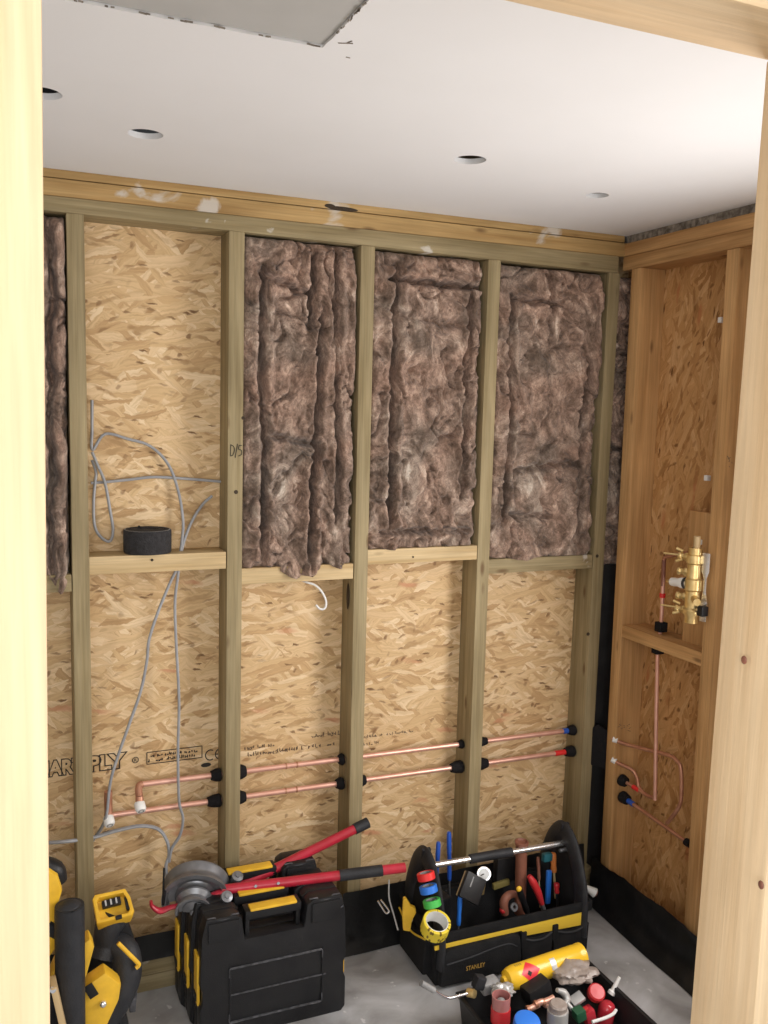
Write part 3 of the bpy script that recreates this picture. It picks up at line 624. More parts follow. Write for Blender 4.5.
# corner sleeve
sl = thing('pipe_sleeve', 'black foam sleeve wrapping the pipes in the wall corner', 'pipe sleeve', (.02, -.02, .47))
a, b = at(594, 731, 'y', -.002), at(608, 764, 'y', -.04)
bm = new(); prism(bm, [(-.03, .0), (.030, -.012), (.036, .03), (.030, .085), (.04, .12), (-.01, .15), (-.035, .13)], (.004, -.004, .482), (.72, -.69, 0), (0, 0, 1), .02); obj('sleeve_body', bm, 'foam', sl, bevel=.004)
# right wall pipe work
def on(px, py, x=.05): return at(px, py, 'x', x)
pa = thing('copper_pipe', 'thin copper pipe on right wall bending down beside the stud', 'pipe', on(667, 823), 'copper pipes')
P = [on(612, 738, .0), on(622, 743, .02), on(640, 748, .04), on(668, 755, .05), on(677, 761, .05), on(681, 770, .05), on(681, 800, .05), on(675, 813, .05), on(667, 823, .05)]
obj('pipe_tube', tube(new(), P, .0065, 12), 'copper_dull', pa, True)
pc = on(613, 739, .0); obj('white_tape', cyl(new(), pc, pc+Vector((.01, -.012, -.003)), .0105, 14), 'white', pa, True)
pb = thing('copper_pipe', 'curved copper pipe on right wall running into the tall riser', 'pipe', on(655, 797), 'copper pipes')
P = [on(612, 759, .0), on(620, 764, .02), on(632, 770, .04), on(637, 778, .05), on(639, 787, .05), on(646, 795, .05), on(655, 798, .05)]
obj('pipe_tube', tube(new(), P, .0065, 12), 'copper_dull', pb, True)
pc = on(612, 759, .0); obj('white_tape', cyl(new(), pc, pc+Vector((.008, -.012, -.006)), .0105, 14), 'white', pb, True)
pr = thing('copper_pipe', 'tall copper riser on right wall passing through the noggin to the valve', 'pipe', on(655, 800), 'copper pipes')
A, B = on(655, 800, .04), on(657.5, 655, .04); C_, D_ = on(661, 628, .04), on(664, 560, .04)
obj('pipe_tube', tube(new(), [A, B, C_, D_], .0065, 12, 2), 'copper', pr, True)
obj('pipe_tube', tube(new(), [D_, D_+Vector((0, -.01, .012)), on(690, 552, .04)], .006, 12, 3), 'copper_dull', pr, True)
for a_, b_, mt in ((C_+Vector((0, 0, -.012)), C_+Vector((0, 0, .02)), 'foam'), (B+Vector((0, 0, .028)), B+Vector((0, 0, .005)), 'foam')): obox(bm := new(), (a_+b_)/2, (.03, .03, (a_-b_).length)); obj('foam_collar', bm, mt, pr, bevel=.003)
q = C_.lerp(D_, .45); obj('red_tape', cyl(new(), q, q+Vector((0, 0, .014)), .0095, 14), 'red_tape', pr, True)
q = C_.lerp(D_, .62); obj('oxidised_end', cyl(new(), q, D_, .0068, 14), 'brown', pr, True)
pd = thing('copper_pipe', 'low sloping copper pipe on right wall with blue tape at its collar', 'pipe', on(686, 841), 'copper pipes')
a, b = on(623, 797, .03), on(688, 843, .05)
obj('pipe_tube', tube(new(), [a, b], .0065, 12), 'copper_dull', pd, True)
d = (b-a).normalized(); lathe(bm := new(), [(.006, -.006), (.019, -.006), (.021, 0), (.017, .024), (.006, .026)], a, d, 16); obj('foam_collar', bm, 'foam', pd, True)
obj('blue_tape', cyl(new(), a+d*.026, a+d*.052, .009, 14), 'blue', pd, True); lathe(bm := new(), [(.006, -.012), (.012, -.01), (.012, .008), (.006, .01)], b, d, 12); obj('foam_collar', bm, 'foam', pd, True)
pe = thing('copper_pipe', 'short copper stub with black collar between the right wall pipes', 'pipe', on(640, 796), 'copper pipes')
a, b = on(622, 780, .03), on(642, 792, .05); d = (b-a).normalized()
obj('pipe_tube', tube(new(), [a, b, on(650, 797, .05)], .006, 12, 3), 'copper_dull', pe, True); lathe(bm := new(), [(.006, -.006), (.019, -.006), (.021, 0), (.017, .018), (.006, .02)], a, d, 16); obj('foam_collar', bm, 'foam', pe, True)
obj('red_tape', cyl(new(), a.lerp(b, .55), a.lerp(b, .85), .008, 14), 'red_tape', pe, True)
# stamped ink on the corner stud
bm = new(); rnd = random.Random(4)
for k in range(11):
    p = at(617+rnd.uniform(0, 13), 724+rnd.uniform(0, 8), 'y', -.0925); tube(bm, [p, p+Vector((rnd.uniform(.003, .008), 0, rnd.uniform(-.004, .004)))], .001, 4)
obj('stamp_print', bm, 'ink_thin', wr)
bm = new()
for k in range(9):
    p = at(727+rnd.uniform(0, 6), 456+rnd.uniform(0, 10), 'y', -.5205); tube(bm, [p, p+Vector((.003, 0, rnd.uniform(-.006, .006)))], .001, 4)
obj('stamp_print', bm, 'ink_thin', wr)

# ------------------------------------------------------------------ shower valve
vx = -.028
vt = thing('shower_valve', 'brass concealed shower valve fixed to the right wall', 'shower valve', at(690, 622, 'x', vx))
top, bot = at(697, 548, 'x', vx), at(690, 622, 'x', vx); d = (bot-top).normalized(); d = Vector((0, 0, -1)); L = top.z-bot.z; c0 = Vector((vx, (top.y+bot.y)/2, top.z))
bp_ = [(0, 0), (.017, 0), (.017, .02), (.021, .022), (.021, .045), (.017, .05), (.019, .09), (.024, .095), (.024, .125), (.019, .13), (.019, .18), (.023, .185), (.023, L-.03), (.017, L-.02), (.017, L), (0, L)]
lathe(bm := new(), [(q_*1.22, h_) for q_, h_ in bp_], c0, d, 22); obj('valve_body', bm, 'brass', vt, True)
for k, (h, sx_) in enumerate(((.03, 1), (.075, 1), (.15, 1), (.19, 1))):
    c = c0+d*h+Vector((-.012, .02, 0)); lathe(bm := new(), [(0, -.012), (.014, -.012), (.014, .004), (.010, .006), (.010, .016), (.013, .018), (.013, .026), (0, .026)], c, (-.4, .9, 0), 6); obj('union_nut', bm, 'brass', vt, False, bevel=.001)
for h in (.026, .186):
    c = c0+d*h+Vector((-.02, .03, 0)); obj('brass_rod', cyl(new(), c, c+Vector((-.03, .05, 0)), .003, 8), 'brass', vt, True)
    for q in (-.012, .012): obj('isolating_screw', cyl(new(), c+Vector((0, 0, q)), c+Vector((-.012, .016, q*1.6)), .005, 10), 'brass', vt, True)
c = c0+d*.108+Vector((-.02, .008, 0)); ax = (at(667, 581, 'x', -.05)-c).normalized()
lathe(bm := new(), [(0, 0), (.013, 0), (.016, .006), (.0165, .02), (.0125, .035), (.0135, .05), (.0125, .062), (.006, .066), (0, .066)], c, ax, 20); sp_ = obj('spindle_cover', bm, 'white', vt, True, mid='white plastic spindle cover')
ring(bm := new(), c+ax*.001, ax, .012, .0185, .005, 20); obj('black_seal', bm, 'black', vt)
obj('spindle', cyl(new(), c+ax*.064, c+ax*.082, .0045, 10), 'brass', vt, True)
yb_ = c0.y-.045
prism(bm := new(), [(-.010, 0), (.012, 0), (.012, .05), (.006, .09), (.006, .13), (.013, .15), (.013, .205), (-.012, .205), (-.012, .15), (-.004, .13), (-.004, .09), (-.010, .05)], (vx+.012, yb_+.01, bot.z+.01), (.25, -1, 0), (0, 0, 1), .004); obj('chrome_bracket', bm, 'chrome', vt, bevel=.001)
obox(bm := new(), (vx-.004, yb_-.004, bot.z+.045), (.024, .022, .03)); obj('black_plug', bm, 'black', vt, bevel=.003)
obj('outlet', cyl(new(), c0+d*(L*.66)+Vector((-.01, -.018, 0)), c0+d*(L*.66)+Vector((-.028, -.05, -.004)), .011, 14), 'brass', vt, True)
obj('outlet', cyl(new(), c0+Vector((.0, -.004, -.005)), c0+Vector((.0, -.004, .035)), .010, 14), 'beige', vt, True)

# ------------------------------------------------------------------ cables and roll in the open bay
def cable(name, pts, label, r=.0052, mt='cable', flat=.8, k=6):
    o = obj(name, tube(new(), [at(px, py, 'y', y) for px, py, y in pts], r, 8, k, flat), mt, smooth=True); return tag(o, label, 'cable', 'grey cables in the open bay' if mt == 'cable' else None)
cable('cable', [(92, 400, .088), (92, 430, .088), (92.5, 450, .086), (105, 434, .082), (128, 439, .082), (150, 446, .082), (168, 464, .082), (178, 490, .08), (183, 520, .07), (182, 540, .06), (180, 555, .05), (178, 575, .045), (175, 602, .045), (176, 640, .04), (179, 700, .03), (178, 750, .03), (179, 800, .03), (183, 818, .035), (180, 835, .045), (172, 848, .05), (169, 862, .05)], 'grey cable arching over the bay then dropping straight down past the pipe ends')
cable('cable', [(92, 452, .08), (98, 466, .078), (105, 483, .075), (110, 510, .07), (113, 530, .07), (110, 541, .07), (102, 538, .07), (95, 527, .072), (93.5, 505, .078), (95, 483, .082), (96, 472, .085), (92, 460, .088)], 'grey cable hanging in a narrow loop beside the stud')
cable('cable', [(91, 483, .085), (105, 482, .086), (130, 479.5, .086), (155, 477, .086), (190, 479, .086), (226, 482, .088)], 'grey cable running level across the board between the studs')
cable('cable', [(212, 496, .088), (203, 504, .084), (193, 519, .075), (185, 538, .062), (181, 553, .052), (177, 568, .045), (170, 583, .03), (158, 612, .02), (149, 640, .02), (147, 660, .02), (141, 690, .022), (130, 722, .022), (120, 750, .022), (112, 775, .024), (109, 792, .025), (107, 812, .022), (103, 825, .04), (96, 836, .07), (91, 843, .085)], 'grey cable slanting left below the noggin down to the pipe stub')
cable('cable', [(44, 843, .03), (70, 841, -.006), (95, 837, .06), (115, 831, .06), (140, 826, .055), (158, 829, .055), (167, 841, .055), (169, 855, .055), (166, 866, .05), (167, 880, .045), (168, 905, .03)], 'thick flat grey cable sweeping low across the board behind the bender', .0062)
cable('wire_pigtail', [(301, 580, .05), (306, 582, .03), (315, 585, .02), (322, 592, .01), (326, 601, .005), (325, 608, .005), (320, 609, .006), (316, 605, .008)], 'short white wire hooked below the tufted insulation', .0042, 'white')
obj('burn_stain', ball(new(), Vector((SX[2]+.001, .045, 1.13)), .016, (.1, .8, 2.6)), 'dirt', wb, True)
rc = at(149.5, 558, 'y', .015); rc.z = NOG[1][3]
rl = thing('felt_roll', 'round roll of black felt strip resting on the noggin', 'roll', rc)
c = rc+Vector((0, .034, .0))
lathe(bm := new(), [(.0, .001), (.064, .001), (.066, .004), (.066, .062), (.064, .066), (.05, .068), (.048, .0655), (.032, .0665), (.03, .064), (0, .0635)], c, (0, 0, 1), 40); rb = obj('roll_body', bm, 'roll', rl, True)
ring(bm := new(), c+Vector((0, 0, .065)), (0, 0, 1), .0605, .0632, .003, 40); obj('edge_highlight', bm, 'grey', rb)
obj('loose_end', tube(new(), [c+Vector((.06, -.02, .03)), c+Vector((.052, .035, .034)), c+Vector((.02, .056, .034)), c+Vector((-.02, .03, .07))], .004, 8, 5), 'roll', rl, True)

# ------------------------------------------------------------------ tool cases (three standing side by side, lid outward)
CT = .085; CW = .415; CH = .352
def tool_case(y_front, x_l, label, CH=CH):
    t = thing('tool_case', label, 'tool case', (x_l+CW/2, y_front+CT/2, 0), 'black tool cases standing on edge')
    xl, xr, yf, yb_ = x_l, x_l+CW, y_front, y_front+CT
    hx0, hx1 = xl+.125, xl+.285                        # handle notch in the top edge
    out = [(xl+.012, 0), (xr-.012, 0), (xr, .014), (xr, .10), (xr-.006, .115), (xr-.006, .15), (xr, .165), (xr-.004, CH-.05), (xr-.016, CH), (hx1+.03, CH), (hx1+.012, CH-.012), (hx1+.004, CH-.075), (hx0-.004, CH-.075), (hx0-.012, CH-.012), (hx0-.03, CH), (xl+.016, CH), (xl+.004, CH-.05), (xl, .165), (xl+.006, .15), (xl+.006, .115), (xl, .10), (xl, .014)]
    for nm, ya, yb2 in (('lid_shell', yf, yf+.047), ('base_shell', yf+.049, yb_-.001)):
        bm = new(); prism(bm, [(x, z) for x, z in out], (0, yb2, 0), (1, 0, 0), (0, 0, 1), yb2-ya); sh = obj(nm, bm, 'black', t, bevel=.005)
        if nm == 'lid_shell':                           # raised panel and ribs of the lid face
            fr = [(.10, .20, .30, .205), (.10, .045, .30, .05), (.10, .125, .315, .128)]
            for (a, z0, b, z1_) in fr: obj('panel_rib', box(new(), xl+a-.02, xl+b+.04, yf-.004, yf+.001, z0, z1_), 'black_edge', sh, bevel=.001)
            for q in ((xl+.078, .045, .205), (xl+.342, .045, .205)): obj('panel_rib', box(new(), q[0], q[0]+.005, yf-.004, yf+.001, q[1], q[2]), 'black', sh, bevel=.001)
            for a, b, z in ((.02, .105, CH-.065), (.31, .395, CH-.065)): obj('corner_block', box(new(), xl+a, xl+b, yf-.006, yf+.001, z, CH-.01), 'black', sh, bevel=.003)
            for a, z in ((.078, .205), (.342, .205), (.078, .047), (.342, .047)):
                s = 1 if a < .2 else -1; k = -1 if z > .1 else 1
                obj('corner_highlight', tube(new(), [(xl+a+s*.03, yf-.004, z), (xl+a+s*.006, yf-.004, z), (xl+a, yf-.004, z+k*.006), (xl+a, yf-.004, z+k*.026)], .0018, 6, 3), 'black_edge', sh, True)  # paler tubes draw the panel-corner highlights as geometry
            for s0, s1 in ((xl+.02, hx0-.02), (hx1+.02, xr-.02)):
                mid_ = (s0+s1)/2; z = CH+.0005
                obj('rim_clip', tube(new(), [(s0, yf+.006, z), (mid_-.022, yf+.006, z), (mid_-.018, yf+.002, z-.006), (mid_+.018, yf+.002, z-.006), (mid_+.022, yf+.006, z), (s1, yf+.006, z)], .0022, 6, 2), 'black_edge', sh, True)
            obj('worn_edge', tube(new(), [(xr-.05, yf-.001, CH-.045), (xr-.03, yf-.001, CH-.042), (xr-.012, yf-.001, CH-.034)], .0018, 6, 3), 'black_edge', sh, True)  # lighter line near the top right corner
    h = obj('handle', box(new(), hx0, hx1, yf+.012, yf+.058, CH-.03, CH-.004), 'black', t, bevel=.006)
    for x in (hx0+.002, hx1-.014): obj('handle_post', box(new(), x, x+.012, yf+.02, yf+.052, CH-.08, CH-.02), 'black', h, bevel=.003)
    obj('handle_grip', box(new(), hx0+.014, hx1-.014, yf+.010, yf+.042, CH-.006, CH+.002), 'yellow', h, bevel=.003)
    for x, s in ((xl-.004, 1), (xr-.004, -1)):
        l_ = obj('latch', box(new(), x, x+.008, yf+.022, yf+.066, .10, .24), 'yellow', t, bevel=.003)
        obj('latch_grip', box(new(), x-.003, x+.003, yf+.03, yf+.058, .11, .13), 'black', l_, bevel=.001)
    return t
y0c = -.287
tool_case(y0c, -1.468, 'front black tool case with yellow handle facing the camera')
tool_case(y0c+CT+.001, -1.478, 'middle black tool case of the row, yellow handle under bender arm')
tool_case(y0c+2*(CT+.001), -1.488, 'rear black tool case of the row, nearest the stud wall', CH+.022)
ctop = CH+.002

# ------------------------------------------------------------------ pipe bender
bz = CH+.03
pbn = thing('pipe_bender', 'red pipe bender with grey formers lying across the tool cases', 'pipe bender', at(230, 890, 'z', ctop))
A = at(172, 899, 'y', -.14); A = Vector((-1.50, -.13, .372)); 
h1a, h1b = at(222, 890, 'y', -.15), at(405, 867.5, 'y', -.235)
dr1 = (h1b-h1a).normalized()
arm = obj('lower_handle', tube(new(), [h1a, h1b], .0145, 16), 'red', pbn, True)
u0 = h1a.lerp(h1b, .63); u1 = h1a.lerp(h1b, .87); obj('rubber_grip', tube(new(), [u0, u1], .0165, 16), 'rubber', arm, True)
for k in (.18, .3): q = h1a.lerp(h1b, k); obj('arm_bolt', cyl(new(), q, q+Vector((-.3, -.8, .4)).normalized()*.018, .004, 10), 'steel', arm, True)
h2a, h2b = at(232, 890, 'y', -.10), at(367, 823, 'y', -.06)
a2 = obj('upper_handle', tube(new(), [h2a, h2b], .0145, 16), 'red', pbn, True); d2 = (h2b-h2a).normalized()
obj('rubber_end', tube(new(), [h2b-d2*.045, h2b+d2*.003], .0168, 16), 'rubber', a2, True)
# red hook plate under the formers
hk = at(153, 903, 'y', -.13); 
obj('hook_arm', tube(new(), [h1a+dr1*.02, at(205, 899, 'y', -.155), at(188, 905, 'y', -.15), at(172, 907, 'y', -.15), at(160, 911, 'y', -.15), at(152, 906, 'y', -.15), at(151, 901, 'y', -.15)], [.014, .013, .011, .009, .012, .008, .006], 12, 4, .7), 'red', pbn, True)
nrm = Vector((-.25, -.93, -.30)).normalized()            # former axis, toward the camera and up
def former(c, R, th, name):
    u = Vector((1, 0, .12)); prof = [(.0, -th/2), (R*.58, -th*.30), (R*.62, -th*.22), (R*.80, -th*.22), (R*.86, -th/2), (R, -th/2), (R, -th*.36), (R-.010, -th*.12), (R-.010, th*.12), (R, th*.36), (R, th/2), (R*.86, th/2), (R*.80, th*.22), (R*.62, th*.22), (R*.58, th*.30), (0, th/2)]
    bm = lathe(new(), prof, c, nrm, 40, PI*1.06, u); return obj(name, bm, 'steel', pbn, True)
cb = at(196, 893, 'y', -.105); former(cb, .094, .056, 'large_former')
cs = at(194, 906, 'y', -.165); former(cs, .050, .044, 'small_former')
obj('pivot_bolt', cyl(new(), cs-nrm*.03, cs+nrm*.026, .009, 14), 'steel', pbn, True)
obj('hub', cyl(new(), cb-nrm*.022, cs, .016, 16), 'steel', pbn, True)
for px, py, y in ((225, 899, -.19), (236, 880, -.115)):
    c = at(px, py, 'y', y); lathe(bm := new(), [(0, -.02), (.014, -.02), (.017, -.014), (.014, -.004), (.014, .01), (.017, .016), (.016, .022), (.007, .024), (.007, .028), (0, .028)], c, (.1, -.55, .83) if px > 230 else (.1, -.7, .7), 18); obj('guide_roller', bm, 'steel', pbn, True)
obj('stop_pin', cyl(new(), at(165, 890, 'y', -.12), at(163, 905, 'y', -.12), .004, 10), 'black', pbn, True)
obj('stop_pin', cyl(new(), at(164, 868, 'y', -.11), at(163, 903, 'y', -.12), .003, 8), 'black', pbn, True)

# ------------------------------------------------------------------ open tool bag
TX0, TX1, TY0, TY1, TR = -.765, -.238, -.285, -.065, .168
tt = thing('tool_bag', 'open black tool bag with yellow trim, chrome handle and front pockets', 'tool bag', ((TX0+TX1)/2, (TY0+TY1)/2, 0))
def shell(x0, x1, y0, y1, z0, z1, th, flare=.012):
    bm = new(); o = []
    for (dx, z) in ((0, z0), (flare, z1)):
        o.append([bm.verts.new(p) for p in ((x0-dx, y0-dx, z), (x1+dx, y0-dx, z), (x1+dx, y1+dx, z), (x0-dx, y1+dx, z))])
    i = []
    for (dx, z) in ((flare-th, z1), (-th, z0+.015)): i.append([bm.verts.new(p) for p in ((x0-dx, y0-dx, z), (x1+dx, y0-dx, z), (x1+dx, y1+dx, z), (x0-dx, y1+dx, z))])
    for a, b in ((o[0], o[1]), (o[1], i[0]), (i[0], i[1])):
        for k in range(4): bm.faces.new((a[k], a[(k+1) % 4], b[(k+1) % 4], b[k]))
    bm.faces.new(o[0][::-1]); bm.faces.new(i[1]); return bm
body = obj('bag_body', shell(TX0, TX1, TY0, TY1, 0, TR, .014), 'fabric', tt, bevel=.006)
for b in ((TX0-.016, TX1+.016, TY0-.018, TY0-.010, TR-.026, TR+.006), (TX0-.016, TX1+.016, TY1+.010, TY1+.018, TR-.026, TR+.006)): obj('rim_band', box(new(), *b), 'fabric', tt, bevel=.003)
for x in (TX0-.018, TX1+.010): obj('rim_band', box(new(), x, x+.008, TY0-.016, TY1+.016, TR-.026, TR+.006), 'fabric', tt, bevel=.003)
obj('yellow_trim', prism(new(), [(TX0-.012, TR-.042), (TX0+.285, TR-.042), (TX0+.3, TR-.062), (TX1-.02, TR-.07), (TX1+.0, TR-.027), (TX0-.012, TR-.027)], (0, TY0-.009, 0), (1, 0, 0), (0, 0, 1), .007), 'yellow_fabric', tt, bevel=.001)
pk = obj('large_pocket', prism(new(), [(TX0+.0, .012), (TX0+.27, .012), (TX0+.282, .05), (TX0+.275, .118), (TX0+.25, .127), (TX0+.03, .127), (TX0+.008, .115)], (0, TY0-.004, 0), (1, 0, 0), (0, 0, 1), .028), 'fabric', tt, bevel=.012)
obj('pocket_piping', tube(new(), [(TX0+.02, TY0-.033, .085), (TX0+.1, TY0-.034, .092), (TX0+.18, TY0-.034, .104), (TX0+.23, TY0-.033, .105), (TX0+.26, TY0-.032, .09)], .0025, 6), 'rubber', pk, True)
lettering('bag_lettering', 'STANLEY', .020, at(466, 971, 'y', TY0-.0335), (1, 0, 0), (0, 0, 1), 'gold', pk, width=.064)
for a, b in ((.29, .395), (.405, .53)):
    p_ = obj('tool_pocket', prism(new(), [(TX0+a, .01), (TX0+b, .01), (TX0+b+.004, .103), (TX0+(a+b)/2, .090), (TX0+a-.004, .103)], (0, TY0-.005, 0), (1, 0, 0), (0, 0, 1), .014), 'fabric', tt, bevel=.003)
    obj('pocket_hem', tube(new(), [(TX0+a, TY0-.018, .101), (TX0+(a+b)/2-.02, TY0-.022, .090), (TX0+(a+b)/2+.02, TY0-.022, .089), (TX0+b, TY0-.018, .101)], .0032, 6), 'rubber', p_, True)
    obj('webbing_loop', box(new(), TX0+a-.008, TX0+a+.012, TY0-.022, TY0-.005, .07, .122), 'fabric', p_, bevel=.003)
for x, nm in ((TX0+.012, 'l'), (TX1-.012, 'r')):
    yc, hz = (TY0+TY1)/2, .312
    pts = [(x, TY0+.002, .06), (x, TY0+.004, TR), (x, TY0+.018, .235), (x, yc-.05, .318), (x, yc, .352), (x, yc+.05, .318), (x, TY1-.018, .235), (x, TY1-.004, TR), (x, TY1-.002, .06)]
    arch = obj('end_strap', tube(new(), pts, .033, 14, 5, .40), 'rubber', tt, True)
    prism(bm := new(), [(TY0+.006, .02), (TY1-.006, .02), (TY1-.014, .2), (yc+.035, .315), (yc-.035, .315), (TY0+.014, .2)], (x-.004 if nm == 'l' else x-.002, 0, 0), (0, 1, 0), (0, 0, 1), .006); obj('end_panel', bm, 'fabric', tt, bevel=.002)
    obj('strap_tab', obox(new(), (x, yc+.004, .365), (.03, .012, .032), (1, 0, 0), (0, .9, .3)), 'rubber', arch, bevel=.003)
    obj('rivet', cyl(new(), (x-.03, yc-.02, .30), (x+.03, yc-.02, .30), .006, 12), 'steel', arch, True)
yc = (TY0+TY1)/2
hb = obj('handle_bar', cyl(new(), (TX0+.01, yc, .322), (TX1-.01, yc, .312), .0095, 18), 'chrome', tt, True)
obj('handle_grip', cyl(new(), (TX0+.165, yc, .319), (TX0+.315, yc, .3165), .0145, 18), 'rubber', hb, True)
obj('side_pocket', prism(new(), [(TY0+.02, .03), (TY1-.03, .03), (TY1-.02, .15), (yc, .125), (TY0+.01, .15)], (TX0-.003, 0, 0), (0, 1, 0), (0, 0, 1), -.03), 'fabric', tt, bevel=.006)
obj('pocket_hem', tube(new(), [(TX0-.032, TY0+.012, .15), (TX0-.036, yc, .127), (TX0-.032, TY1-.02, .15)], .003, 6), 'yellow_fabric', tt, True)
# tapes threaded on the left strap
px_tapes = [((426, 876), 'red_tape', 'red'), ((428.5, 889), 'blue_bright', 'blue'), ((432, 903), 'green_tape', 'green')]
xs = TX0+.012
for (px, py), mt, col in px_tapes:
    c = at(px, py, 'y', TY0-.004+.018*(903-py)/27); dd = Vector((.12, -.35, -1)).normalized()
    t = thing('tape_roll', col+' insulating tape roll hung on the tool bag strap', 'tape roll', c, 'tape rolls on the strap')
    ring(bm := new(), c, dd, .0185, .0265, .021, 28); obj('tape_winding', bm, mt, t, True); ring(bm := new(), c, dd, .0165, .0183, .0205, 24); obj('core', bm, 'grey', t, True)
c = at(435.5, 926, 'y', TY0-.045); t = thing('tape_roll', 'large yellow marked tape roll with white core on the bag corner', 'tape roll', c, None)
q = Vector((.02, -.42, .9)).to_track_quat('Z', 'Y')
ring(bm := new(), (0, 0, 0), (0, 0, 1), .034, .0415, .042, 36); me_o = obj('tape_winding', bm, 'marked_tape', None, True); me_o.data.transform(Matrix.Translation(me_o.location-Vector((0, 0, .0)))); 
me_o.parent = t; me_o.location = (0, 0, 0); me_o.rotation_mode = 'QUATERNION'; me_o.rotation_quaternion = q
ring(bm := new(), c, q @ Vector((0, 0, 1)), .0315, .0338, .0425, 36); obj('core', bm, 'white', t, True)

# tools in the bag: each its own thing
def tip(x, y): return Vector((x, y, .0))
def single(name, bm, mt, label, cat, smooth=True, bevel=0, group=None): return tag(obj(name, bm, mt, smooth=smooth, bevel=bevel), label, cat, group)
yt = -.15
# black gadget
c = at(472, 888, 'y', -.21); ux = Vector((.80, -.18, -.50)).normalized(); uy = Vector((.50, .30, .72))
g = thing('measuring_gadget', 'flat black case with tan edge lying tilted in the tool bag', 'gadget', c-Vector((0, 0, .04)))
obox(bm := new(), c, (.072, .080, .018), ux, uy); gb = obj('cover', bm, 'black', g, bevel=.004); nz = ux.cross(uy).normalized()
nz = nz if nz.y < 0 else -nz
obox(bm := new(), c-nz*.014, (.070, .078, .010), ux, uy); obj('tray_edge', bm, 'beige', g, bevel=.003)
obox(bm := new(), c+nz*.0094-ux*.012+uy.normalized()*.015, (.004, .032, .001), ux, uy); obj('label_strip', bm, 'grey', gb)
# pressure gauge
c = at(484, 874, 'y', -.15); g = thing('pressure_gauge', 'small round pressure gauge with grey dial in the tool bag', 'gauge', c-Vector((0, 0, .03))); d = (CAM-c).normalized()
ring(bm := new(), c, d, .0165, .023, .016, 28); obj('bezel', bm, 'chrome', g, True); fc = obj('dial', cyl(new(), c-d*.006, c+d*.004, .0168, 28), 'lightgrey', g, True); u, v = basis(d)
obj('needle', tube(new(), [c+d*.005, c+d*.005+u*.010+v*.005], .0016, 6), 'ink', fc); obj('connector', cyl(new(), c-Vector((0, 0, .02)), c-Vector((0, -.01, .07)), .008, 12), 'brass', g, True)
# brown handle
b0, b1 = at(521, 890, 'y', -.15), at(521.5, 845, 'y', -.155); g = thing('mallet', 'brown handle with broad dark rim sticking up out of the bag', 'hand tool', b0-Vector((0, 0, .08)))
obj('handle', cyl(new(), b0-Vector((0, 0, .08)), b1, .0185, 20), 'brown', g, True); lathe(bm := new(), [(.0, 0), (.018, 0), (.0225, .004), (.0225, .012), (.018, .014), (.014, .008), (0, .007)], b1, (0, -.1, 1), 22); obj('rim', bm, 'brown', g, True)
def handle_tool(name, a, b, r, mt, label, cat, extra=None, mid=None, tipmt='steel', stem=.09):
    """tapered grip from a (top) to b, with a shank running on down into the bag"""
    d = (b-a).normalized(); e = b+d*stem
    if e.z < .02: e = b+d*max(.01, stem*(b.z-.02)/(b.z-e.z))
    g = thing(name, label, cat, (e.x, e.y, min(e.z, b.z)))
    L = (b-a).length; bm = lathe(new(), [(0, 0), (r*.8, 0), (r, L*.06), (r*1.05, L*.3), (r*.85, L*.6), (r, L*.85), (r*.8, L), (0, L)], a, d, 14); obj('grip', bm, mt, g, True)
    obj('shank', cyl(new(), b-d*.004, e, r*.38, 10), tipmt, g, True); return g, d
handle_tool('pliers', at(449, 832, 'y', -.09), at(449.5, 880, 'y', -.10), .0075, 'blue', 'tall blue plier handle standing at the back of the bag, right of pair', 'pliers')
handle_tool('pliers', at(438.5, 842, 'y', -.10), at(436, 885, 'y', -.11), .0075, 'blue', 'tall blue plier handle standing at the back of the bag, left of pair', 'pliers')
handle_tool('screwdriver', at(460, 897, 'y', -.2), at(458.5, 925, 'y', -.2), .0075, 'blue_bright', 'small bright blue screwdriver below the flat black case', 'screwdriver')
g, d = handle_tool('screwdriver', at(519, 889, 'y', -.235), at(527, 912, 'y', -.19), .011, 'black', 'black screwdriver with round yellow butt pointing at camera', 'screwdriver')
p = at(519, 889, 'y', -.236); obj('butt_cap', ball(new(), p, .0095, (1, .8, 1)), 'yellow', g, True)
# red pliers: two curved grips
g = thing('pliers', 'red-handled pliers lying open beside the brown handle', 'pliers', at(530, 908, 'y', -.2))
obj('grip', tube(new(), [at(529, 876, 'y', -.19), at(533, 882, 'y', -.195), at(538, 892, 'y', -.2), at(542, 904, 'y', -.2)], [.008, .0125, .012, .008], 12, 5), 'red_plastic', g, True)
obj('jaw', cyl(new(), at(542, 904, 'y', -.2), at(545, 915, 'y', -.2), .008, 10), 'steel', g, True)
g = thing('pipe_cutter', 'dark red curved pipe cutter resting against the bag rim', 'pipe cutter', at(510, 915, 'y', -.2))
obj('frame', tube(new(), [at(505, 914, 'y', -.2), at(504, 902, 'y', -.2), at(509, 895, 'y', -.2), at(517, 895, 'y', -.2), at(519, 903, 'y', -.2)], [.012, .014, .013, .010, .008], 12, 5), 'brown', g, True)
ring(bm := new(), at(514, 907, 'y', -.205), (.2, -1, .5), .006, .014, .006, 20); obj('cutting_wheel', bm, 'steel', g, True); obj('knob', ball(new(), at(503, 910, 'y', -.2), .012), 'red_plastic', g, True)
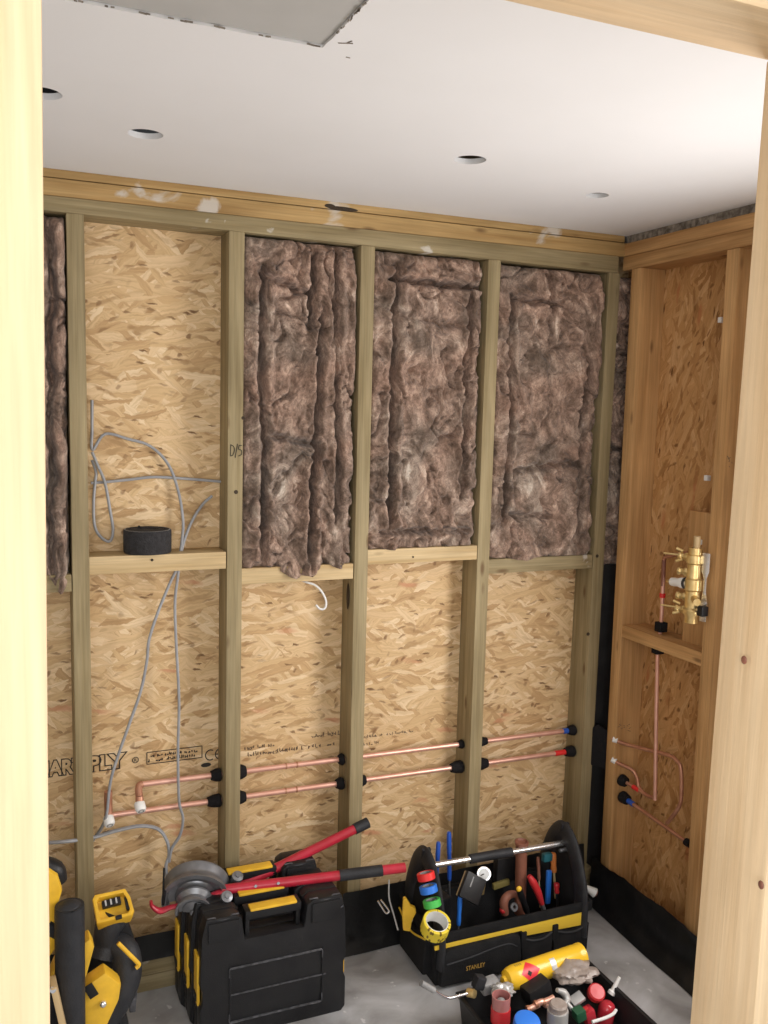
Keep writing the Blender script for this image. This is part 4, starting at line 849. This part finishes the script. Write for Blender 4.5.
# blue adjustable tool, teal and orange tops
g = thing('adjustable_grips', 'upright blue bar tool with teal head by the right strap', 'hand tool', at(548, 915, 'y', -.15))
obj('bar', obox(new(), (at(548.5, 866, 'y', -.15)+at(548, 908, 'y', -.16))/2, (.017, .011, .115)), 'blue_bright', g, bevel=.003)
obj('head', obox(new(), at(547, 857, 'y', -.15), (.034, .02, .028)), 'teal', g, bevel=.006)
handle_tool('screwdriver', at(553, 853, 'y', -.13), at(554, 872, 'y', -.135), .0105, 'orange', 'orange-topped screwdriver right of the blue bar tool', 'screwdriver', tipmt='beige')
handle_tool('screwdriver', at(556.5, 883, 'y', -.17), at(557, 893, 'y', -.175), .009, 'red_plastic', 'short red-topped driver low beside the right strap', 'screwdriver', tipmt='black')
handle_tool('tin_snips', at(538, 857, 'y', -.13), at(539, 880, 'y', -.14), .006, 'brown', 'thin tan rod tool leaning behind the blue bar tool', 'hand tool', tipmt='beige')
single('spirit_level', obox(new(), at(501, 884, 'y', -.12), (.06, .012, .02), (1, 0, .12), (0, 1, 0)), 'olive', 'short olive strip level lying behind the gauge', 'level', False, .002)
single('drill_case', obox(new(), at(505, 868, 'y', -.1), (.075, .03, .085)), 'black', 'dark upright box behind the gauge under the chrome handle', 'box', False, .004)
single('holder', obox(new(), at(440, 905, 'y', -.13), (.05, .06, .07), (1, .1, 0), (0, 1, 0)), 'rubber', 'charcoal tool holder block at the left end of the bag', 'holder', False, .006)
# folding knife in the side pocket
g = thing('utility_knife', 'yellow utility knife standing in the bag end pocket', 'knife', at(407, 930, 'y', -.2))
o = at(408, 918, 'y', -.2); prism(bm := new(), [(-.016, -.03), (.006, -.034), (.010, .0), (.022, .025), (.020, .040), (.006, .046), (-.010, .072), (-.018, .070), (-.020, .02)], o, (.95, -.3, 0), (0, 0, 1), .018); kb = obj('body', bm, 'yellow', g, bevel=.004)
obj('slider', ball(new(), o+Vector((.004, -.012, .0)), .007, (1, .6, 1.2)), 'beige', kb, True)
g = thing('karabiner_hook', 'bright metal hook clipped to the left end of the bag', 'hook', at(386, 912, 'y', -.17))
obj('hook_wire', tube(new(), [at(378, 901, 'y', -.17), at(381, 906, 'y', -.17), at(386, 913, 'y', -.17), at(389, 911, 'y', -.17), at(385, 905, 'y', -.17), at(381, 900, 'y', -.17)], .003, 8), 'chrome', g, True)
obj('strap_wire', tube(new(), [at(389, 880, 'y', -.17), at(389, 897, 'y', -.17), at(393, 912, 'y', -.175), at(398, 930, 'y', -.19)], .0025, 8), 'lightgrey', g, True)
g = thing('grommet', 'small white plastic cone with red wire on the membrane right of the bag', 'offcut', at(588, 900, 'y', -.1))
a, b = at(584, 886, 'y', -.1), at(595, 893, 'y', -.12); obj('cone', tube(new(), [a, a.lerp(b, .4), b], [.006, .011, .017], 12, 3), 'white', g, True); obj('core', cyl(new(), b-(b-a)*.1, b+(b-a)*.12, .011, 10), 'brown', g, True); obj('red_wire', tube(new(), [at(582, 908, 'y', -.1), at(583, 898, 'y', -.1), at(584, 887, 'y', -.1)], .003, 6), 'red_plastic', g, True)

# ------------------------------------------------------------------ tray of fittings with gas torch
RX0, RX1, RY0, RY1, RH = -.785, -.355, -.86, -.465, .10
ty = thing('fittings_tray', 'open black tray of plumbing odds and ends', 'tray', ((RX0+RX1)/2, (RY0+RY1)/2, 0))
obj('tray_body', shell(RX0+.01, RX1-.01, RY0+.01, RY1-.01, 0, RH, .006, .010), 'black', ty, bevel=.003)
for b in ((RX0-.006, RX1+.006, RY1-.004, RY1+.006, RH-.01, RH), (RX1-.004, RX1+.006, RY0, RY1, RH-.01, RH), (RX0-.006, RX0+.004, RY0, RY1, RH-.01, RH)): obj('tray_rim', box(new(), *b), 'black', ty, bevel=.002)
# blowtorch lying across the back rim
ca, cb_ = at(496, 974, 'z', .135), at(582, 944, 'z', .135); ca.y = -.50; cb_.y = -.478
ca, cb_ = at(509, 979, 'y', -.515), at(580, 955, 'y', -.495); d = (cb_-ca).normalized(); L = (cb_-ca).length; r = .033
gt = thing('gas_torch', 'yellow gas cylinder blowtorch with red hazard diamond lying on the tray', 'blowtorch', (ca+cb_)/2-Vector((0, 0, r)))
lathe(bm := new(), [(0, -.022), (.012, -.022), (.014, -.014), (.026, -.008), (r*.95, .006), (r, .02), (r, L-.02), (r*.96, L-.012), (r*1.02, L-.006), (r*1.02, L+.004), (r*.9, L+.006), (r*.86, L-.004), (0, L-.006)], ca, d, 36); cy = obj('cylinder', bm, 'yellow_can', gt, True)
fr = (CAM-ca.lerp(cb_, .4)); fr = (fr-d*fr.dot(d)).normalized(); sd = d.cross(fr)
def patch(t0, b0_, quad, mt, nm, off=.0006, k=8):
    """flat print wrapped on the cylinder: quad corners are (along, around) in metres"""
    bm = new(); q = [np.array(c_) for c_ in quad]; g_ = []
    for i in range(k+1):
        row = []
        for j in range(k+1):
            a_, b_ = (q[0]*(1-i/k)+q[1]*i/k)*(1-j/k)+(q[3]*(1-i/k)+q[2]*i/k)*j/k; th_ = (b_+b0_)/r
            row.append(bm.verts.new(ca+d*(t0+a_)+(fr*math.cos(th_)+sd*math.sin(th_))*(r+off)))
        g_.append(row)
    for i in range(k):
        for j in range(k): bm.faces.new((g_[i][j], g_[i+1][j], g_[i+1][j+1], g_[i][j+1]))
    return obj(nm, bm, mt, cy, True)
DI = lambda s_: [(-s_, 0), (0, -s_), (s_, 0), (0, s_)]
RC = lambda w_, h_: [(-w_, -h_), (w_, -h_), (w_, h_), (-w_, h_)]
patch(.055, .0, DI(.031), 'diamond', 'hazard_diamond'); patch(.050, .003, DI(.008), 'ink', 'flame_symbol', .0012)
patch(.135, .0, RC(.009, .016), 'lightgrey', 'print_label')
for k in range(4): patch(.02+k*.006, -.03, RC(.0009, .004), 'ink', 'print_mark', .0007, 1)
hd = at(477, 985, 'y', -.53)
obj('torch_body', obox(new(), at(489, 985, 'y', -.52), (.05, .034, .036), d, Vector((0, 1, .2))), 'grey', gt, bevel=.006)
obj('trigger_block', obox(new(), at(479, 982, 'y', -.525), (.03, .026, .036), Vector((.9, 0, -.3)), Vector((0, 1, 0))), 'rubber', gt, bevel=.005)
lathe(bm := new(), [(0, -.01), (.012, -.01), (.012, .012), (0, .012)], at(471, 993, 'y', -.53), (.5, -.8, .2), 12); obj('valve_knob', bm, 'brass', gt, bevel=.001)
obj('burner_tube', tube(new(), [at(470, 993, 'y', -.53), at(462, 995, 'y', -.53), at(450, 998, 'y', -.53), at(442, 995.5, 'y', -.53), at(434, 990.5, 'y', -.53)], .0042, 10), 'chrome', gt, True)
a, b = at(434, 990.5, 'y', -.53), at(421, 983, 'y', -.53); obj('burner_tip', cyl(new(), a, b, .008, 14), 'grey', gt, True)
# crumpled plastic bag
def crumple(name, c, size, label, mt, cat, seed):
    bm = new(); bmesh.ops.create_icosphere(bm, subdivisions=4, radius=1)
    for v in bm.verts:
        p = v.co.copy(); k = float(gnoise(np.array([p.x*2.1+seed]), np.array([p.y*2.1+p.z*1.7]), seed)[0]); k2 = float(gnoise(np.array([p.x*5+seed]), np.array([p.y*5-p.z*4.3]), seed+1)[0])
        s = 1+.5*k-.18*abs(k2); v.co = Vector((p.x*size[0]*s, p.y*size[1]*s, p.z*size[2]*(s*.9)))+Vector(c)
    return tag(obj(name, bm, mt, smooth=True), label, cat)
crumple('plastic_bag', at(574, 972, 'y', -.55), (.068, .05, .03), 'crumpled dusty grey-brown plastic bag in the tray', 'bag', 'plastic bag', 5)
crumple('clear_wrapper', at(503, 990, 'y', -.57), (.032, .03, .02), 'crumpled clear wrapper beside the torch head', 'lightgrey', 'wrapper', 9)
# red glue bottle
bc = at(607, 1008, 'y', -.62)
g = thing('glue_bottle', 'red bottle with white pointed nozzle at the tray corner', 'bottle', bc-Vector((0, 0, .05)))
lathe(bm := new(), [(0, -.045), (.021, -.045), (.024, -.04), (.024, .0), (.02, .012), (.011, .018), (0, .018)], bc, (.15, .0, 1), 22); obj('bottle_body', bm, 'red_clear', g, True)
n0, n1 = at(611, 994, 'y', -.60), at(619.5, 977, 'y', -.60); lathe(bm := new(), [(0, 0), (.011, 0), (.011, .008), (.007, .012), (.0045, (n1-n0).length), (0, (n1-n0).length)], n0, n1-n0, 16); obj('nozzle', bm, 'white', g, True)
lathe(bm := new(), [(0, -.012), (.022, -.012), (.024, -.008), (.024, .008), (.020, .012), (0, .013)], at(596, 993, 'y', -.62), (-.1, -.6, .8), 24); tag(obj('plastic_disc', bm, 'red_plastic', smooth=True), 'round red plastic disc behind the glue bottle', 'reel')  # round red piece of unknown use, modelled as a plain disc
g = thing('red_clip', 'red plastic clip piece in front of the glue bottle', 'clip', at(589, 1018, 'y', -.63)-Vector((0, 0, .03))); obj('clip_body', obox(new(), at(589, 1016, 'y', -.63), (.03, .03, .05), (1, 0, .3), (0, 1, 0)), 'red_clear', g, bevel=.005); obj('clip_lip', obox(new(), at(585, 1010, 'y', -.64), (.02, .012, .01), (1, 0, .3), (0, 1, 0)), 'red_plastic', g, bevel=.002)
tag(obj('white_channel', tube(new(), [at(592, 1022, 'y', -.67), at(605, 1018, 'y', -.67), at(613, 1014, 'y', -.67), at(616, 1010, 'y', -.66)], .0045, 8), 'white', smooth=True), 'thin white plastic strip along the tray corner', 'plastic strip')
# blue lid jar
c = at(527, 1023, 'y', -.70); g = thing('blue_lid_jar', 'jar with bright blue round lid at the bottom edge', 'jar', c-Vector((0, 0, .05)))
lathe(bm := new(), [(0, .012), (.026, .012), (.033, .009), (.035, .004), (.035, -.012), (0, -.012)], c, (0, -.22, .97), 30); obj('lid', bm, 'blue_bright', g, True); lathe(bm := new(), [(0, -.05), (.031, -.05), (.031, -.012), (0, -.012)], c, (0, -.15, .98), 24); obj('jar_body', bm, 'blue', g, True)
# metal tin with brown top
c = at(558, 1007, 'y', -.68); g = thing('flux_tin', 'small tin with rusty brown lid beside the blue lid', 'tin', c-Vector((0, 0, .045)))
lathe(bm := new(), [(0, -.045), (.028, -.045), (.028, -.008), (0, -.008)], c, (0, 0, 1), 26); obj('tin_body', bm, 'lightgrey', g, True); lathe(bm := new(), [(0, -.009), (.024, -.009), (.024, .008), (.02, .012), (0, .013)], c, (0, -.1, 1), 26); obj('lid', bm, 'bag', g, True)
# red and clear pot
c = at(501, 1003, 'y', -.62); g = thing('red_pot', 'clear pot with red base near the torch head', 'pot', c-Vector((0, 0, .05)))
lathe(bm := new(), [(0, -.05), (.026, -.05), (.026, -.012), (0, -.012)], c, (0, 0, 1), 24); obj('pot_base', bm, 'red_plastic', g, True); lathe(bm := new(), [(.024, -.012), (.025, .022), (.0225, .022), (.022, -.010)], c, (0, 0, 1), 24); obj('pot_wall', bm, 'pink', g, True)
obj('pot_contents', ball(new(), c+Vector((0, 0, .002)), .014, (1, 1, .8)), 'grey', g, True)
# black box, copper fittings, grey levers
single('battery_box', obox(new(), at(536, 990, 'y', -.56), (.075, .05, .05), (1, .1, .25), (0, 1, 0)), 'black', 'black oblong box under the gas cylinder in the tray', 'box', False, .005)
for k, (px, py, dx) in enumerate(((541, 1003, 12), (548, 1001, 8), (533, 1008, -10))):
    a = at(px, py, 'y', -.62); lab = ['copper elbow fitting glinting between the tin and black box', 'small copper coupling just behind the rusty tin', 'short copper offcut beside the blue lid'][k]
    g = thing('copper_fitting', lab, 'pipe fitting', a-Vector((0, 0, .008)), 'copper fittings in the tray'); obj('fitting_body', tube(new(), [a+Vector((-.018, 0, 0)), a+Vector((.004, 0, .003)), a+Vector((.018, .0, .006 if k else -.012))], .008, 12, 4), 'copper', g, True); obj('collar', cyl(new(), a+Vector((-.02, 0, 0)), a+Vector((-.012, 0, .001)), .0098, 12), 'copper_dull', g, True)
g = thing('steel_grips', 'grey metal grips with curved handle lying below the plastic bag', 'pliers', at(567, 1003, 'y', -.62))
obj('jaw', tube(new(), [at(557, 990, 'y', -.61), at(564, 993, 'y', -.61), at(567, 1000, 'y', -.62), at(564, 1007, 'y', -.63)], [.006, .011, .010, .007], 10, 4), 'lightgrey', g, True); obj('grip', tube(new(), [at(567, 1003, 'y', -.63), at(577, 1015, 'y', -.65)], .0062, 10), 'lightgrey', g, True)
single('steel_plate', obox(new(), at(577, 999, 'y', -.60), (.04, .03, .012), (1, 0, .4), (0, 1, .3)), 'lightgrey', 'pale grey metal block beside the red plastic disc', 'metal block', False, .003)
single('green_scourer', obox(new(), at(579, 1014, 'y', -.66), (.03, .03, .03), (1, 0, .2), (0, 1, 0)), 'green', 'dark green pad beside the red clip', 'pad', False, .004)

# ------------------------------------------------------------------ cordless tools, lower left
Y1 = -.30
ct = thing('cordless_drill', 'yellow and black cordless drill upended with its empty battery socket up', 'power tool', (at(105, 1024, 'y', Y1).x, Y1, 0))
c = at(114, 906, 'y', Y1); n_ = Vector((-.05, -.62, .78)).normalized(); ux = Vector((1, .02, .08)).normalized(); uy = n_.cross(ux)
so = [(-.047, -.034), (.038, -.036), (.046, -.026), (.043, .012), (.034, .036), (-.042, .040), (-.049, .030)]
inn = [(x*.78, y*.74) for x, y in so]
bm = new()
def lp(pts, h): return [bm.verts.new(c+ux*x+uy*y+n_*h) for x, y in pts]
A_, B_, C2, D2 = lp([(x*.92, y*.92) for x, y in so], -.045), lp(so, -.004), lp([(x*.97, y*.97) for x, y in so], .004), lp(inn, .003); E_ = lp(inn, -.022)
for p_, q_ in ((A_, B_), (B_, C2), (C2, D2), (D2, E_)):
    for i in range(7): bm.faces.new((p_[i], p_[(i+1) % 7], q_[(i+1) % 7], q_[i]))
bm.faces.new(A_[::-1]); bm.faces.new(E_); sk = obj('battery_socket', bm, 'yellow', ct, bevel=.002)
obj('terminal_block', obox(new(), c+uy*.014+ux*-.004-n_*.012, (.046, .018, .014), ux, uy), 'black', sk, bevel=.002)
for k in range(3): obj('terminal', obox(new(), c+uy*.014+ux*(-.018+k*.013)-n_*.004, (.004, .014, .004), ux, uy), 'lightgrey', sk)
obj('release_catch', obox(new(), c-uy*.032+ux*.006+n_*.002, (.016, .010, .008), ux, uy), 'black', sk, bevel=.002)
obj('inner_ribs', obox(new(), c+ux*.032-n_*.006, (.008, .035, .012), ux, uy), 'black', sk, bevel=.002)
e0 = c-n_*.04
obj('rubber_grip', tube(new(), [e0-n_*.012, at(107, 930, 'y', Y1+.02), at(105, 944, 'y', Y1+.02), at(101, 958, 'y', Y1+.01)], [.044, .034, .033, .036], 18, 4, .85), 'rubber', ct, True)
hs = obj('motor_housing', prism(new(), [(-.05, -.15), (.0, -.14), (.052, -.03), (.058, .01), (.02, .05), (-.035, .02), (-.06, -.06)], at(95, 982, 'y', Y1-.03), (1, 0, 0), (0, 0, 1), .05), 'yellow', ct, bevel=.008)
obj('rating_plate', obox(new(), at(91, 991, 'y', Y1-.085), (.022, .036, .004), Vector((.85, 0, .42)), Vector((-.42, 0, .85))), 'black', hs, bevel=.001)
obj('body_arc', tube(new(), [at(112, 943, 'y', Y1+.02), at(125, 952, 'y', Y1), at(127, 975, 'y', Y1-.02), at(118, 1000, 'y', Y1-.03), at(104, 1022, 'y', Y1-.03), at(92, 1045, 'y', Y1-.03)], [.03, .036, .036, .034, .034, .034], 18, 5), 'rubber', ct, True)
obj('chrome_button', ball(new(), at(103, 1004, 'y', Y1-.085), .009), 'chrome', ct, True)
obj('side_lever', tube(new(), [at(118, 943, 'y', Y1-.04), at(127, 952, 'y', Y1-.045), at(137, 962, 'y', Y1-.05), at(139, 965, 'y', Y1-.05), at(136, 968, 'y', Y1-.05)], .0055, 8, 3), 'yellow', ct, True, mid='thin yellow lever')
obj('guard_strip', obox(new(), at(134, 991, 'y', Y1), (.016, .012, .11), (1, 0, -.08), (0, 1, 0)), 'black_edge', ct, bevel=.003)
obj('front_housing', obox(new(), at(122, 928, 'y', Y1+.04), (.04, .04, .10), (1, 0, .3), (0, 1, 0)), 'black', ct, bevel=.008)
obj('foot', box(new(), at(95, 1024, 'y', Y1).x-.05, at(95, 1024, 'y', Y1).x+.08, Y1-.06, Y1+.05, .0, .16), 'rubber', ct, bevel=.02)
# second machine: upright black tube, yellow casing mostly behind the post
Y2 = -.42
cs_ = thing('cordless_saw', 'black and yellow cordless saw with upright rubber tube beside the post', 'power tool', (at(68, 1024, 'y', Y2).x, Y2, 0))
q0, q1 = at(69.5, 903, 'y', Y2), at(70.5, 1024, 'y', Y2); dd = (q0-q1).normalized(); qb = q1-dd*(q1.z-.004)/dd.z
obj('rubber_tube', tube(new(), [qb, q1, q0-dd*.03, q0-dd*.012, q0-dd*.003, q0+dd*.003], [.034, .034, .034, .031, .024, .012], 22, 4), 'rubber', cs_, True)
Y3 = Y2+.09
obj('yellow_casing', prism(new(), [(-.11, -.10), (.0, -.10), (.035, -.05), (.012, .0), (.03, .06), (.02, .10), (-.02, .135), (-.12, .13)], at(48, 905, 'y', Y3), (1, 0, 0), (0, 0, 1), .06), 'yellow', cs_, bevel=.008)
obj('gear_head', tube(new(), [at(40, 868, 'y', Y3-.02), at(54, 872, 'y', Y3-.02), at(60, 882, 'y', Y3-.02)], [.03, .028, .018], 16, 4), 'black', cs_, True)
obj('grey_knuckle', tube(new(), [at(46, 925, 'y', Y3-.05), at(58, 932, 'y', Y3-.05), at(62, 942, 'y', Y3-.05)], [.02, .018, .012], 12, 4), 'rubber', cs_, True)
obj('yellow_nose', prism(new(), [(-.05, -.045), (.035, -.06), (.055, .015), (.045, .04), (.0, .01), (-.03, .0)], at(69, 947, 'y', Y3), (1, 0, 0), (0, 0, 1), .05), 'yellow', cs_, bevel=.006)
obj('rear_body', box(new(), at(40, 1000, 'y', Y3).x-.1, at(64, 1000, 'y', Y3).x, Y3-.03, Y3+.05, 0.0, .33), 'black', cs_, bevel=.02)
obj('base_plate', obox(new(), at(60, 1012, 'y', Y2-.04), (.014, .05, .16), (1, 0, .18), (0, 1, 0)), 'beige', cs_, bevel=.002)
obj('base_screw', cyl(new(), at(53, 990, 'y', Y2-.05), at(53, 990, 'y', Y2-.065), .007, 12), 'steel', cs_, True)
# orange-yellow machine foot seen left of the post
g = thing('circular_saw', 'yellow machine plate with a round bolt left of the post', 'power tool', (at(-2, 1000, 'y', -.5).x, -.5, 0))
b0 = at(-14, 1024, 'y', -.5)
obj('machine_plate', box(new(), b0.x-.06, at(9, 980, 'y', -.5).x, -.51, -.47, 0, at(2, 927, 'y', -.5).z), 'yellow', g, bevel=.006)
pc = at(1.5, 972, 'y', -.512); ring(bm := new(), pc, (0, 1, 0), .006, .0135, .010, 20); obj('round_bolt', bm, 'steel', g, True); obj('bolt_plate', obox(new(), pc+Vector((0, .003, 0)), (.05, .004, .04)), 'black', g, bevel=.002)
obj('motor_block', box(new(), b0.x-.16, b0.x+.03, -.47, -.38, 0, .42), 'black', g, bevel=.015)
